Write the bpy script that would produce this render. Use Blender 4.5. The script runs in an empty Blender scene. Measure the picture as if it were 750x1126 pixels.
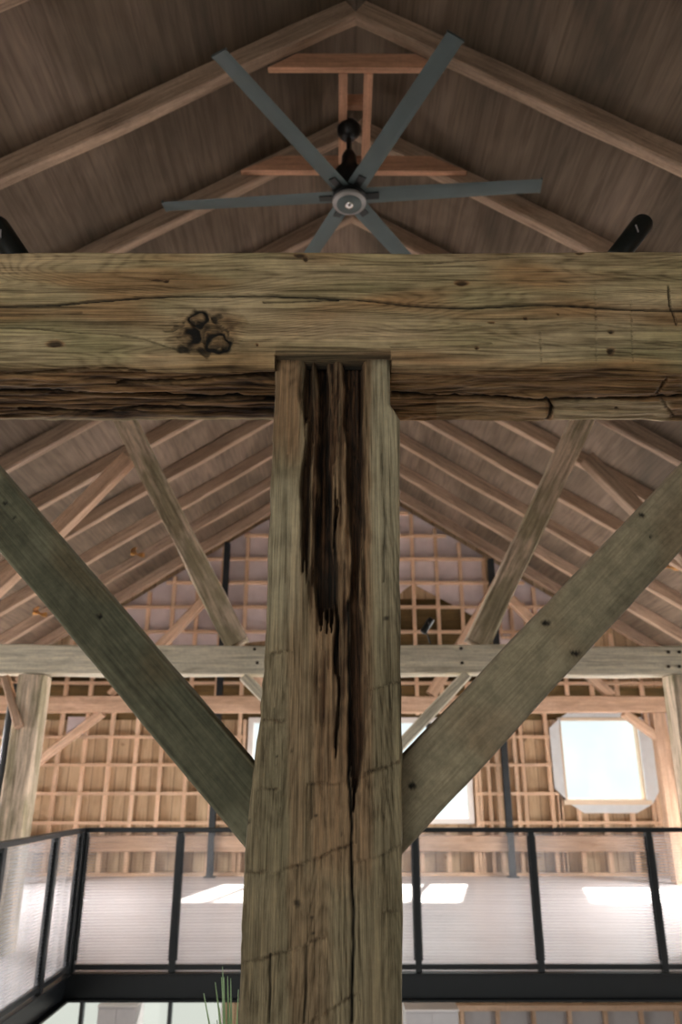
import bpy, math, random
from mathutils import Vector, Matrix, noise

random.seed(7)
SC = bpy.context.scene
COL = SC.collection
NZ = noise.noise

# ------------------------------------------------------------------ camera model (used to survey the place)
F, CX, CY = 822.0, 375.0, 563.0
TH = math.radians(20.0)
YAW = math.atan(3.0 * math.cos(TH) / F)
CT, ST = math.cos(TH), math.sin(TH)
CYW, SYW = math.cos(YAW), math.sin(YAW)

def ray(u, v):
    a = (u - CX) / F; b = (CY - v) / F
    y = CT - b * ST; z = ST + b * CT
    return Vector((a * CYW + y * SYW, y * CYW - a * SYW, z))
def P(u, v, Y):
    """surveyed point: where the sight line of a photo point meets the vertical plane at distance Y"""
    d = ray(u, v); return d * (Y / d.y)
def px(p):
    x = p[0] * CYW - p[1] * SYW; y = p[0] * SYW + p[1] * CYW; z = p[2]
    zc = y * CT + z * ST
    if zc < 0.05: return (-999, -999)
    return (CX + F * x / zc, CY - F * (z * CT - y * ST) / zc)

# ------------------------------------------------------------------ object helpers
WM = {}
def world(o): return WM.get(o.name, Matrix.Identity(4))
def put(o, m, parent=None):
    WM[o.name] = m.copy()
    if parent is not None:
        o.parent = parent
        o.matrix_local = world(parent).inverted() @ m
    else:
        o.matrix_local = m
def tag(o, label=None, cat=None, group=None, kind=None):
    if label: o['label'] = label
    if cat: o['category'] = cat
    if group: o['group'] = group
    if kind: o['kind'] = kind
    return o
def empty(name, loc, label=None, cat=None, group=None, kind=None):
    o = bpy.data.objects.new(name, None); COL.objects.link(o)
    o.empty_display_size = 0.1
    put(o, Matrix.Translation(Vector(loc)))
    return tag(o, label, cat, group, kind)
def mesh_obj(name, verts, faces, mat, m=None, parent=None, attrs=None, smooth=False):
    me = bpy.data.meshes.new(name)
    me.from_pydata([tuple(v) for v in verts], [], faces)
    if attrs:
        for k, vals in attrs.items():
            a = me.attributes.new(k, 'FLOAT', 'POINT'); a.data.foreach_set('value', vals)
    if smooth:
        me.polygons.foreach_set('use_smooth', [True] * len(me.polygons))
    me.materials.append(mat); me.update()
    o = bpy.data.objects.new(name, me); COL.objects.link(o)
    put(o, m if m is not None else Matrix.Identity(4), parent)
    return o

class MB:
    def __init__(s): s.v = []; s.f = []
    def add(s, vs, fs):
        n = len(s.v); s.v += [tuple(x) for x in vs]; s.f += [tuple(i + n for i in f) for f in fs]; return s
    def box(s, x0, x1, y0, y1, z0, z1, bev=0.0):
        if x1 < x0: x0, x1 = x1, x0
        if y1 < y0: y0, y1 = y1, y0
        if z1 < z0: z0, z1 = z1, z0
        vs = [(x, y, z) for x in (x0, x1) for y in (y0, y1) for z in (z0, z1)]
        return s.add(vs, [(0, 1, 3, 2), (4, 6, 7, 5), (0, 4, 5, 1), (2, 3, 7, 6), (0, 2, 6, 4), (1, 5, 7, 3)])
    def bar(s, p0, p1, w, h, up=(0, 0, 1)):
        p0 = Vector(p0); p1 = Vector(p1); d = (p1 - p0).normalized(); up = Vector(up)
        if abs(d.dot(up)) > .98: up = Vector((0, 1, 0))
        sd = d.cross(up).normalized(); u2 = sd.cross(d)
        vs = []
        for p in (p0, p1):
            for a, b in ((-1, -1), (1, -1), (1, 1), (-1, 1)):
                vs.append(p + sd * a * w / 2 + u2 * b * h / 2)
        return s.add(vs, [(3, 2, 1, 0), (4, 5, 6, 7), (0, 1, 5, 4), (1, 2, 6, 5), (2, 3, 7, 6), (3, 0, 4, 7)])
    def tube(s, p0, p1, r0, r1=None, n=20, caps=True):
        r1 = r0 if r1 is None else r1
        p0 = Vector(p0); p1 = Vector(p1); d = (p1 - p0).normalized()
        up = Vector((0, 0, 1)) if abs(d.z) < .9 else Vector((1, 0, 0))
        a = d.cross(up).normalized(); b = d.cross(a)
        vs = []
        for p, r in ((p0, r0), (p1, r1)):
            for i in range(n):
                t = 2 * math.pi * i / n; vs.append(p + a * r * math.cos(t) + b * r * math.sin(t))
        fs = [(i, (i + 1) % n, n + (i + 1) % n, n + i) for i in range(n)]
        if caps: fs += [tuple(range(n - 1, -1, -1)), tuple(range(n, 2 * n))]
        return s.add(vs, fs)
    def path(s, pts, r, n=8):
        for a, b in zip(pts[:-1], pts[1:]): s.tube(a, b, r, r, n)
        return s
    def lathe(s, prof, c, axis=(0, 0, 1), n=32):
        """prof: list of (r, h) along axis from c"""
        c = Vector(c); d = Vector(axis).normalized()
        up = Vector((0, 0, 1)) if abs(d.z) < .9 else Vector((1, 0, 0))
        a = d.cross(up).normalized(); b = a.cross(d)
        vs = []; fs = []
        for r, h in prof:
            for i in range(n):
                t = 2 * math.pi * i / n; vs.append(c + d * h + a * r * math.cos(t) + b * r * math.sin(t))
        for k in range(len(prof) - 1):
            for i in range(n):
                j = (i + 1) % n; fs.append((k * n + i, k * n + j, (k + 1) * n + j, (k + 1) * n + i))
        fs += [tuple(range(n - 1, -1, -1)), tuple((len(prof) - 1) * n + i for i in range(n))]
        return s.add(vs, fs)
    def prism(s, poly, y0, y1):
        """poly in (x,z), extruded over y"""
        n = len(poly)
        vs = [(x, y0, z) for x, z in poly] + [(x, y1, z) for x, z in poly]
        fs = [tuple(range(n)), tuple(range(2 * n - 1, n - 1, -1))]
        fs += [(i, i + n, (i + 1) % n + n, (i + 1) % n) for i in range(n)]
        return s.add(vs, fs)
    def build(s, name, mat, parent=None, smooth=False, bevel=0.0, m=None):
        base = m if m is not None else (Matrix.Translation(world(parent).translation) if parent is not None else Matrix.Identity(4))
        inv = base.inverted()
        vs = [inv @ Vector(v) for v in s.v]
        o = mesh_obj(name, vs, s.f, mat, base, parent, smooth=smooth)
        if bevel:
            b = o.modifiers.new('bevel', 'BEVEL'); b.width = bevel; b.segments = 2; b.limit_method = 'ANGLE'
        if smooth:
            e = o.modifiers.new('edges', 'EDGE_SPLIT'); e.split_angle = math.radians(40)
        return o

# ------------------------------------------------------------------ materials
def nodes(name):
    m = bpy.data.materials.new(name); m.use_nodes = True
    nt = m.node_tree; nt.nodes.clear()
    out = nt.nodes.new('ShaderNodeOutputMaterial')
    bs = nt.nodes.new('ShaderNodeBsdfPrincipled')
    nt.links.new(bs.outputs[0], out.inputs[0])
    return m, nt, bs
def N(nt, t, **kw):
    n = nt.nodes.new(t)
    for k, v in kw.items():
        if k in n.inputs: n.inputs[k].default_value = v
        else: setattr(n, k, v)
    return n
def srgb(r, g, b):
    def c(x):
        x /= 255.0
        return x / 12.92 if x <= .04045 else ((x + .055) / 1.055) ** 2.4
    return (c(r), c(g), c(b), 1)
def ramp(nt, stops):
    r = nt.nodes.new('ShaderNodeValToRGB'); e = r.color_ramp.elements
    while len(e) < len(stops): e.new(0.5)
    for el, (p, c) in zip(e, stops): el.position = p; el.color = c
    return r
def mix(nt, fac, a, b, mode='MIX'):
    m = nt.nodes.new('ShaderNodeMix'); m.data_type = 'RGBA'; m.blend_type = mode
    for sock, val in ((m.inputs[0], fac), (m.inputs[6], a), (m.inputs[7], b)):
        if isinstance(val, (int, float, tuple)): sock.default_value = val
        else: nt.links.new(val, sock)
    return m.outputs[2]
def mathn(nt, op, a, b=None, c=None, clamp=False):
    m = nt.nodes.new('ShaderNodeMath'); m.operation = op; m.use_clamp = clamp
    for i, val in enumerate((a, b, c)):
        if val is None: continue
        if isinstance(val, (int, float)): m.inputs[i].default_value = val
        else: nt.links.new(val, m.inputs[i])
    return m.outputs[0]
def noisen(nt, vec, scale, detail=4, rough=.55, stretch=(1, 1, 1), dist=0.0):
    mp = nt.nodes.new('ShaderNodeMapping'); mp.inputs['Scale'].default_value = stretch
    nt.links.new(vec, mp.inputs[0])
    n = nt.nodes.new('ShaderNodeTexNoise'); n.inputs['Scale'].default_value = scale
    n.inputs['Detail'].default_value = detail; n.inputs['Roughness'].default_value = rough
    n.inputs['Distortion'].default_value = dist
    nt.links.new(mp.outputs[0], n.inputs['Vector'])
    return n.outputs['Fac']
def objvec(nt, vary=True):
    tc = nt.nodes.new('ShaderNodeTexCoord')
    if not vary: return tc.outputs['Object']
    oi = nt.nodes.new('ShaderNodeObjectInfo')
    ad = nt.nodes.new('ShaderNodeVectorMath'); ad.operation = 'ADD'
    mu = nt.nodes.new('ShaderNodeVectorMath'); mu.operation = 'SCALE'; mu.inputs[0].default_value = (17, 31, 23)
    nt.links.new(oi.outputs['Random'], mu.inputs['Scale'])
    nt.links.new(tc.outputs['Object'], ad.inputs[0]); nt.links.new(mu.outputs[0], ad.inputs[1])
    return ad.outputs[0]

def timber_mat(name, c1, c2, c3, grain=.5, axis=0, hero=False, bump=.4, vary=.25, blot=(.35, .65), gs=1.0, ringamt=.05):
    """weathered timber, grain along local axis; c1/c2 base tones in blotches, c3 stain"""
    m, nt, bs = nodes(name)
    v = objvec(nt)
    def st(a, b): s = [b, b, b]; s[axis] = a; return tuple(s)
    big = noisen(nt, v, 1.0, 3, .6, st(1.2, 5))
    r = ramp(nt, [(blot[0], c1), (blot[1], c2)]); nt.links.new(big, r.inputs[0])
    st3 = noisen(nt, v, 1.0, 4, .65, st(1.7, 11), .6)
    rr = ramp(nt, [(.55, (0, 0, 0, 1)), (.72, (1, 1, 1, 1))]); nt.links.new(st3, rr.inputs[0])
    stf = mathn(nt, 'MULTIPLY', rr.outputs[0], .55)
    col = mix(nt, stf, r.outputs[0], c3)
    fine = noisen(nt, v, 1.0, 6, .75, st(4.5 * gs, 260 * gs), .25)
    mid = noisen(nt, v, 1.0, 5, .65, st(2.0 * gs, 60 * gs), .8)
    lowf = noisen(nt, v, 1.0, 2, .45, st(1.1 * gs, 7 * gs), .3)
    ring = mathn(nt, 'MULTIPLY_ADD', mathn(nt, 'SINE', mathn(nt, 'MULTIPLY', lowf, 210 if hero else 90)), .5, .5)
    ring = mathn(nt, 'POWER', ring, 2.0)
    g = mathn(nt, 'ADD', mathn(nt, 'MULTIPLY', fine, .55), mathn(nt, 'MULTIPLY', mid, .45))
    g = mathn(nt, 'MULTIPLY_ADD', ring, -ringamt * .7, g)
    gr = ramp(nt, [(.35, (.22, .20, .17, 1)), (.435, (.72, .70, .67, 1)), (.495, (1.02, 1.02, 1.02, 1)), (.58, (1.5, 1.48, 1.43, 1))])
    nt.links.new(g, gr.inputs[0])
    col = mix(nt, grain, col, gr.outputs[0], 'MULTIPLY')
    oi = nt.nodes.new('ShaderNodeObjectInfo')
    br = mathn(nt, 'MULTIPLY_ADD', oi.outputs['Random'], vary, 1 - vary / 2)
    sc = nt.nodes.new('ShaderNodeVectorMath'); sc.operation = 'SCALE'
    nt.links.new(col, sc.inputs[0]); nt.links.new(br, sc.inputs['Scale']); col = sc.outputs[0]
    h = g
    if hero:
        def at(n):
            a = nt.nodes.new('ShaderNodeAttribute'); a.attribute_name = n; return a.outputs['Fac']
        b = at('brown'); bn = mathn(nt, 'MULTIPLY', b, mathn(nt, 'MULTIPLY_ADD', mid, 1.3, .25), clamp=True)
        tan = mix(nt, grain, hero[0], gr.outputs[0], 'MULTIPLY')
        col = mix(nt, bn, col, tan)
        gn = mathn(nt, 'MULTIPLY', at('pale'), mathn(nt, 'MULTIPLY_ADD', big, .8, .3), clamp=True)
        pale = mix(nt, grain * .7, hero[3], gr.outputs[0], 'MULTIPLY')
        col = mix(nt, gn, col, pale)
        rot = at('rot')
        fr_ = ramp(nt, [(.42, (0, 0, 0, 1)), (.60, (1, 1, 1, 1))]); nt.links.new(g, fr_.inputs[0])
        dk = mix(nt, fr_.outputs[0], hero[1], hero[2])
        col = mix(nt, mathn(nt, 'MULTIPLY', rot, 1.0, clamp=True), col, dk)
        col = mix(nt, mathn(nt, 'MULTIPLY', at('crack'), 1.0, clamp=True), col, (.008, .007, .005, 1))
    mot = noisen(nt, v, 38.0, 5, .7, (1, 1, 1)); mr = ramp(nt, [(.35, (.72, .72, .70, 1)), (.65, (1.25, 1.25, 1.23, 1))]); nt.links.new(mot, mr.inputs[0])
    col = mix(nt, .75 if name in ('dark green stained timber', 'grey olive timber') else .35, col, mr.outputs[0], 'MULTIPLY')
    nt.links.new(col, bs.inputs['Base Color'])
    bs.inputs['Roughness'].default_value = .82
    bs.inputs['Specular IOR Level'].default_value = .25
    bp = nt.nodes.new('ShaderNodeBump'); bp.inputs['Strength'].default_value = bump; bp.inputs['Distance'].default_value = .006
    nt.links.new(h, bp.inputs['Height']); nt.links.new(bp.outputs[0], bs.inputs['Normal'])
    return m

def plain(name, c, rough=.5, metal=0.0, var=.0, bump=0.0, scale=8):
    m, nt, bs = nodes(name)
    if var:
        f = noisen(nt, objvec(nt), scale, 4)
        r = ramp(nt, [(.3, tuple(x * (1 - var) for x in c[:3]) + (1,)), (.7, tuple(min(1, x * (1 + var)) for x in c[:3]) + (1,))])
        nt.links.new(f, r.inputs[0]); nt.links.new(r.outputs[0], bs.inputs['Base Color'])
        if bump:
            bp = nt.nodes.new('ShaderNodeBump'); bp.inputs['Strength'].default_value = bump; bp.inputs['Distance'].default_value = .01
            nt.links.new(f, bp.inputs['Height']); nt.links.new(bp.outputs[0], bs.inputs['Normal'])
    else: bs.inputs['Base Color'].default_value = c
    bs.inputs['Roughness'].default_value = rough; bs.inputs['Metallic'].default_value = metal
    return m

HERO = (srgb(136, 108, 80), srgb(30, 20, 12), srgb(100, 70, 46), srgb(176, 166, 138))
M = {}
M['post'] = timber_mat('weathered post timber', srgb(122, 112, 87), srgb(144, 129, 102), srgb(98, 80, 56), 1.0, 2, HERO, 1.0, 0, ringamt=.06)
M['beam'] = timber_mat('weathered beam timber', srgb(150, 138, 101), srgb(170, 147, 114), srgb(112, 108, 74), .9, 0,
                       (srgb(152, 114, 76), srgb(26, 18, 12), srgb(96, 68, 46), srgb(208, 186, 150)), .8, 0, ringamt=.09)
M['brace_green'] = timber_mat('dark green stained timber', srgb(66, 68, 52), srgb(88, 86, 68), srgb(44, 44, 34), .5, 0,
                              (srgb(88, 76, 54), srgb(24, 16, 10), srgb(70, 60, 40), srgb(128, 124, 102)), .6, 0, gs=.8)
M['brace_grey'] = timber_mat('grey olive timber', srgb(122, 114, 93), srgb(140, 129, 105), srgb(104, 96, 76), .32, 0,
                             (srgb(126, 108, 84), srgb(24, 16, 10), srgb(70, 60, 40), srgb(146, 134, 112)), .4, 0)
M['tie'] = timber_mat('pale hewn tie timber', srgb(204, 196, 176), srgb(222, 213, 192), srgb(160, 146, 122), .55, 0, vary=.1, gs=.45)
M['cant'] = timber_mat('patchy hewn timber', srgb(212, 192, 170), srgb(160, 148, 122), srgb(84, 72, 54), .75, 0, vary=.12, gs=.5, blot=(.42, .56))
M['pink'] = timber_mat('pinkish planed timber', srgb(198, 166, 142), srgb(182, 150, 124), srgb(150, 118, 94), .45, 0, vary=.14, gs=.4)
M['rafter'] = timber_mat('grey brown rafter timber', srgb(150, 128, 110), srgb(170, 146, 126), srgb(112, 94, 80), .55, 0, vary=.25, gs=.4)
M['collar'] = timber_mat('orange brown planed timber', srgb(196, 150, 122), srgb(176, 134, 108), srgb(136, 98, 76), .45, 0, vary=.12, gs=.4)
M['stud'] = timber_mat('fresh pine framing', srgb(228, 196, 168), srgb(214, 180, 150), srgb(194, 156, 126), .3, 2, vary=.2, gs=.4, bump=.15)
M['block'] = timber_mat('fresh pine blocking', srgb(228, 196, 168), srgb(214, 180, 150), srgb(194, 156, 126), .3, 0, vary=.2, gs=.4, bump=.15)
M['steel'] = plain('black painted steel', srgb(18, 21, 24), .38, .2, .2)
M['steelgrey'] = plain('dark grey steel column', srgb(40, 45, 48), .5, .3, .1)
M['wire'] = plain('galvanised wire', srgb(165, 160, 160), .45, .4)
M['fan'] = plain('grey green painted aluminium', srgb(70, 82, 82), .5, .15, .06)
M['fanblack'] = plain('black fan metal', srgb(22, 22, 22), .4, .3)
M['fanring'] = plain('light grey fan cap', srgb(150, 148, 146), .4, .3)
M['chrome'] = plain('polished metal', srgb(220, 220, 220), .15, 1)
M['lampblack'] = plain('black lamp housing', srgb(20, 24, 22), .38, .2)
M['brass'] = plain('aged brass', srgb(190, 140, 80), .35, .8)
M['insul'] = plain('white lilac insulation', srgb(214, 202, 204), .75, 0, .12, .5, 3)
M['white'] = plain('white window frame', srgb(232, 226, 220), .5)
M['cream'] = plain('cream window lining', srgb(236, 216, 190), .5)
M['tape'] = plain('white flashing membrane', srgb(226, 230, 232), .5, 0, .05, .3, 6)
M['pinkred'] = plain('red cable', srgb(150, 60, 50), .6)
M['greybox'] = plain('pale grey board', srgb(196, 192, 192), .6, 0, .04)
M['leaf'] = plain('fresh green leaf', srgb(150, 178, 130), .5, 0, .25)
M['pot'] = plain('terracotta', srgb(150, 96, 70), .8, 0, .1)
M['soil'] = plain('dark soil', srgb(50, 40, 30), .95, 0, .2)
M['hole'] = plain('dark peg end', srgb(60, 50, 38), .9)

def board_mat(name, c1, c2, axis, width, gap=.04):
    """boards with real width; grain runs across 'axis'"""
    m, nt, bs = nodes(name)
    tc = nt.nodes.new('ShaderNodeTexCoord'); v = tc.outputs['Object']
    sp = nt.nodes.new('ShaderNodeSeparateXYZ'); nt.links.new(v, sp.inputs[0])
    q = mathn(nt, 'DIVIDE', sp.outputs[axis], width)
    fl = mathn(nt, 'FLOOR', q); fr = mathn(nt, 'FRACT', q)
    wn = nt.nodes.new('ShaderNodeTexWhiteNoise'); wn.noise_dimensions = '1D'; nt.links.new(fl, wn.inputs['W'])
    r = ramp(nt, [(0, c1), (1, c2)]); nt.links.new(wn.outputs['Value'], r.inputs[0])
    return m, nt, bs, r.outputs[0], fr, v, fl

# roof deck: plywood-like boards, grain along the ridge
def deck_mat():
    m, nt, bs = nodes('stained plywood roof deck')
    tc = nt.nodes.new('ShaderNodeTexCoord'); v = tc.outputs['Object']
    big = noisen(nt, v, 1.0, 4, .6, (1.1, .45, 1.1), .5)
    r = ramp(nt, [(.3, srgb(70, 60, 47)), (.5, srgb(100, 85, 69)), (.7, srgb(126, 108, 93))]); nt.links.new(big, r.inputs[0])
    fine = noisen(nt, v, 1.0, 5, .65, (26, 1.2, 26), .4)
    gr = ramp(nt, [(.38, (.68, .66, .62, 1)), (.50, (1, 1, 1, 1)), (.62, (1.25, 1.24, 1.22, 1))]); nt.links.new(fine, gr.inputs[0])
    col = mix(nt, .8, r.outputs[0], gr.outputs[0], 'MULTIPLY')
    nt.links.new(col, bs.inputs['Base Color']); bs.inputs['Roughness'].default_value = .8
    return m
M['deck'] = deck_mat()

def wallboard_mat():
    m, nt, bs, c, fr, v, fl = board_mat('tan sheathing boards', srgb(204, 180, 148), srgb(176, 150, 118), 0, .2)
    g = noisen(nt, v, 1.0, 5, .6, (30, 30, 2.2), .5)
    gr = ramp(nt, [(.35, (.8, .77, .72, 1)), (.6, (1.08, 1.07, 1.05, 1))]); nt.links.new(g, gr.inputs[0])
    col = mix(nt, .9, c, gr.outputs[0], 'MULTIPLY')
    seam = mathn(nt, 'LESS_THAN', fr, .05)
    col = mix(nt, seam, col, srgb(96, 66, 40))
    kn = noisen(nt, v, 5.0, 2, .5, (1, 1, 1)); kr = ramp(nt, [(.70, (0, 0, 0, 1)), (.76, (1, 1, 1, 1))]); nt.links.new(kn, kr.inputs[0])
    col = mix(nt, mathn(nt, 'MULTIPLY', kr.outputs[0], .5), col, srgb(120, 82, 50))
    nt.links.new(col, bs.inputs['Base Color']); bs.inputs['Roughness'].default_value = .75
    return m
M['wall'] = wallboard_mat()
M['olive'] = timber_mat('olive brown old sheathing', srgb(112, 92, 58), srgb(92, 76, 46), srgb(70, 58, 36), .5, 0, vary=0, gs=.4)

def floor_mat():
    m, nt, bs, c, fr, v, fl = board_mat('pale pinkish floor', srgb(226, 220, 221), srgb(216, 209, 211), 1, .19)
    g = noisen(nt, v, 1.0, 5, .6, (1.2, 9, 1), 1.0)
    gr = ramp(nt, [(.35, (.88, .86, .86, 1)), (.62, (1.04, 1.04, 1.04, 1))]); nt.links.new(g, gr.inputs[0])
    col = mix(nt, .9, c, gr.outputs[0], 'MULTIPLY')
    nt.links.new(col, bs.inputs['Base Color'])
    bs.inputs['Roughness'].default_value = .38; bs.inputs['Specular IOR Level'].default_value = .5
    return m
M['floor'] = floor_mat()

def glass_mat():
    m = bpy.data.materials.new('window glass'); m.use_nodes = True; nt = m.node_tree; nt.nodes.clear()
    out = nt.nodes.new('ShaderNodeOutputMaterial'); mx = nt.nodes.new('ShaderNodeMixShader')
    tr = nt.nodes.new('ShaderNodeBsdfTransparent'); gl = nt.nodes.new('ShaderNodeBsdfGlossy')
    tr.inputs[0].default_value = (.96, .985, .98, 1)
    gl.inputs['Roughness'].default_value = .03; mx.inputs[0].default_value = .025
    nt.links.new(tr.outputs[0], mx.inputs[1]); nt.links.new(gl.outputs[0], mx.inputs[2]); nt.links.new(mx.outputs[0], out.inputs[0])
    return m
M['glass'] = glass_mat()
def ribbed_mat():
    m = bpy.data.materials.new('clear ribbed plastic'); m.use_nodes = True; nt = m.node_tree; nt.nodes.clear()
    out = nt.nodes.new('ShaderNodeOutputMaterial'); mx = nt.nodes.new('ShaderNodeMixShader')
    tr = nt.nodes.new('ShaderNodeBsdfTransparent'); pb = nt.nodes.new('ShaderNodeBsdfPrincipled')
    pb.inputs['Base Color'].default_value = srgb(222, 222, 226); pb.inputs['Roughness'].default_value = .25
    lw = nt.nodes.new('ShaderNodeLayerWeight'); lw.inputs[0].default_value = .35
    f = mathn(nt, 'MULTIPLY_ADD', lw.outputs['Facing'], .55, .03, clamp=True)
    nt.links.new(f, mx.inputs[0])
    nt.links.new(tr.outputs[0], mx.inputs[1]); nt.links.new(pb.outputs[0], mx.inputs[2]); nt.links.new(mx.outputs[0], out.inputs[0])
    return m
M['ribbed'] = ribbed_mat()
M['darkfloor'] = plain('dark low bounce floor', srgb(112, 100, 90), .7, 0, .15)  # for floors out of view, kept dark to cut bounce light on the roof


# ------------------------------------------------------------------ timbers
def frame(p0, p1, up=(0, 0, 1)):
    p0 = Vector(p0); p1 = Vector(p1); d = (p1 - p0).normalized(); up = Vector(up)
    y = up.cross(d).normalized(); z = d.cross(y)
    m = Matrix((d, y, z)).transposed().to_4x4(); m.translation = p0
    return m, (p1 - p0).length

def timber(name, p0, p1, w, h, mat, seed=0, wob=.006, up=(0, 0, 1), ch=.012, parent=None, step=.25):
    """a hewn stick from p0 to p1: w across (local y), h deep (local z); edges chamfered, faces slightly uneven"""
    m, L = frame(p0, p1, up)
    n = max(2, int(L / step)); vs = []; fs = []
    sec = [(-w/2+ch, -h/2), (0, -h/2), (w/2-ch, -h/2), (w/2, -h/2+ch), (w/2, 0), (w/2, h/2-ch), (w/2-ch, h/2), (0, h/2),
           (-w/2+ch, h/2), (-w/2, h/2-ch), (-w/2, 0), (-w/2, -h/2+ch)]
    k = len(sec)
    for i in range(n + 1):
        x = L * i / n
        oy = wob * 1.6 * NZ(Vector((x * .7, seed * 3.1, 0))); oz = wob * 1.6 * NZ(Vector((x * .7, seed * 3.1, 9)))
        for j, (a, b) in enumerate(sec):
            da = wob * NZ(Vector((x * 2.3, j * 1.7, seed * 5.3))); db = wob * NZ(Vector((x * 2.3, j * 1.7, seed * 5.3 + 40)))
            vs.append((x, a + oy + da, b + oz + db))
    for i in range(n):
        for j in range(k):
            jj = (j + 1) % k
            fs.append((i * k + j, (i + 1) * k + j, (i + 1) * k + jj, i * k + jj))
    fs.append(tuple(range(k))); fs.append(tuple(n * k + j for j in range(k - 1, -1, -1)))
    return mesh_obj(name, vs, fs, mat, m, parent)

def smooth01(a, b, x):
    if a == b: return 1.0 if x >= b else 0.0
    t = max(0.0, min(1.0, (x - a) / (b - a))); return t * t * (3 - 2 * t)
def interp(tab, x):
    if x <= tab[0][0]: return tab[0][1]
    for (a, va), (b, vb) in zip(tab[:-1], tab[1:]):
        if x <= b: return va + (vb - va) * (x - a) / (b - a)
    return tab[-1][1]

def hero_timber(name, mat, base, xs, sec, warp, feat, parent=None):
    """fine-grained timber. xs: stations along the stick; sec: [(y,z,ny,nz)] loop;
       warp(x,y,z)->world point, nrm(x,..)->world normal through warp of section normal; feat(u,v,front,pos)->(depth,rot,crack,brown,pale)"""
    vs = []; fs = []; A = {'rot': [], 'crack': [], 'brown': [], 'pale': []}
    k = len(sec); inv = base.inverted()
    for x in xs:
        for (a, b, na, nb) in sec:
            p, nrm = warp(x, a, b, na, nb)
            u, v = px(p)
            d, rot, cr, br, pa = feat(u, v, p, nrm)
            vs.append(inv @ (p - nrm * d))
            A['rot'].append(rot); A['crack'].append(cr); A['brown'].append(br); A['pale'].append(pa)
    n = len(xs) - 1
    for i in range(n):
        for j in range(k):
            jj = (j + 1) % k
            fs.append((i * k + j, i * k + jj, (i + 1) * k + jj, (i + 1) * k + j))
    fs.append(tuple(range(k - 1, -1, -1))); fs.append(tuple(n * k + j for j in range(k)))
    return mesh_obj(name, vs, fs, mat, base, parent, A, smooth=True)

def loop(w, h, r, stf, stb):
    """section loop in (a,b): a = across 0..w, b = depth 0..h ; front is b=0; counter order; fine on front, and the sides at stb"""
    pts = []
    def seg(p, q, nrm, st):
        L = math.dist(p, q); n = max(1, int(L / st))
        for i in range(n):
            t = i / n; pts.append((p[0] + (q[0]-p[0]) * t, p[1] + (q[1]-p[1]) * t, nrm[0], nrm[1]))
    c = r * .3
    seg((r, 0), (w - r, 0), (0, -1), stf)
    pts.append((w - r, 0, 0, -1)); pts.append((w - c, c, .7, -.7)); 
    seg((w, r), (w, h - r), (1, 0), stb)
    pts.append((w, h - r, 1, 0)); pts.append((w - c, h - c, .7, .7))
    seg((w - r, h), (r, h), (0, 1), max(stb, .03))
    pts.append((r, h, 0, 1)); pts.append((c, h - c, -.7, .7))
    seg((0, h - r), (0, r), (-1, 0), stb)
    pts.append((0, r, -1, 0)); pts.append((c, c, -.7, -.7))
    return pts

def segdist(u, v, pts):
    best = 1e9
    for (a, b), (c, d) in zip(pts[:-1], pts[1:]):
        if u < min(a, c) - 30 or u > max(a, c) + 30 or v < min(b, d) - 30 or v > max(b, d) + 30: continue
        ex, ey = c - a, d - b; L = ex * ex + ey * ey
        t = max(0, min(1, ((u - a) * ex + (v - b) * ey) / L)) if L else 0
        q = math.hypot(u - a - t * ex, v - b - t * ey)
        if q < best: best = q
    return best
def crackf(u, v, list_):
    s = 0.0
    for pts, hw, st in list_:
        q = segdist(u, v, pts)
        if q < hw * 2.2:
            s = max(s, st * (1 - smooth01(hw * .5, hw * 1.8, q)))
    return s

# ================= main post
YP = 1.50
post_L = [(-600, 160), (395, 303), (465, 300), (560, 296), (640, 293), (720, 290), (790, 285), (840, 279), (930, 270), (1000, 266), (1126, 262), (1400, 250)]
post_R = [(-600, 420), (395, 429), (444, 429), (460, 440), (560, 440), (750, 442), (940, 443), (1126, 443), (1400, 443)]
strips = [  # (polyline (v,u,halfwidth)), depth, rot, crack
    ([(388, 355, 7), (450, 356, 6), (520, 356, 7), (600, 358, 9), (660, 358, 9), (676, 357, 7), (682, 356, 0)], .034, 1, .85),
    ([(388, 388, 11), (440, 390, 11), (500, 391, 11), (560, 391, 8), (620, 392, 5), (700, 391, 5), (790, 392, 6), (850, 391, 5), (885, 390, 0)], .026, 1, .55),
    ([(388, 340, 5), (440, 339, 4), (520, 338, 4), (590, 337, 6), (625, 337, 4), (640, 337, 0)], .020, .9, .5),
    ([(540, 370, 1.5), (620, 369, 2), (720, 371, 2), (820, 371, 1.6), (845, 370, 0)], .02, .8, .9),
    ([(388, 366, 3), (500, 366, 3), (520, 366, 0)], .004, .9, 0.1),
]
def strip_at(u, v, s, nz):
    tab = s[0]
    if v < tab[0][0] - 5 or v > tab[-1][0]: return 0.0
    c = interp([(a, b) for a, b, _ in tab], v); hw = interp([(a, w) for a, _, w in tab], v)
    q = abs(u + nz * 4.5 - c)
    if hw <= .2: return 0.0
    return 1 - smooth01(hw * .75, hw * 1.15 + .5, q)
post_cracks = [
    ([(383, 660), (384, 740), (385, 800), (384, 862), (387, 900), (386, 945), (389, 1000), (388, 1060), (387, 1126)], 1.3, 1.0),
    ([(302, 780), (303, 870)], .8, .5), ([(297, 1050), (296, 1126)], 1.0, .8), ([(337, 1040), (335, 1126)], 1.1, .75),
    ([(343, 770), (344, 830), (342, 900)], .8, .5), ([(316, 500), (314, 640)], .7, .35), ([(420, 500), (424, 570), (422, 640)], .9, .5),
]
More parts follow.
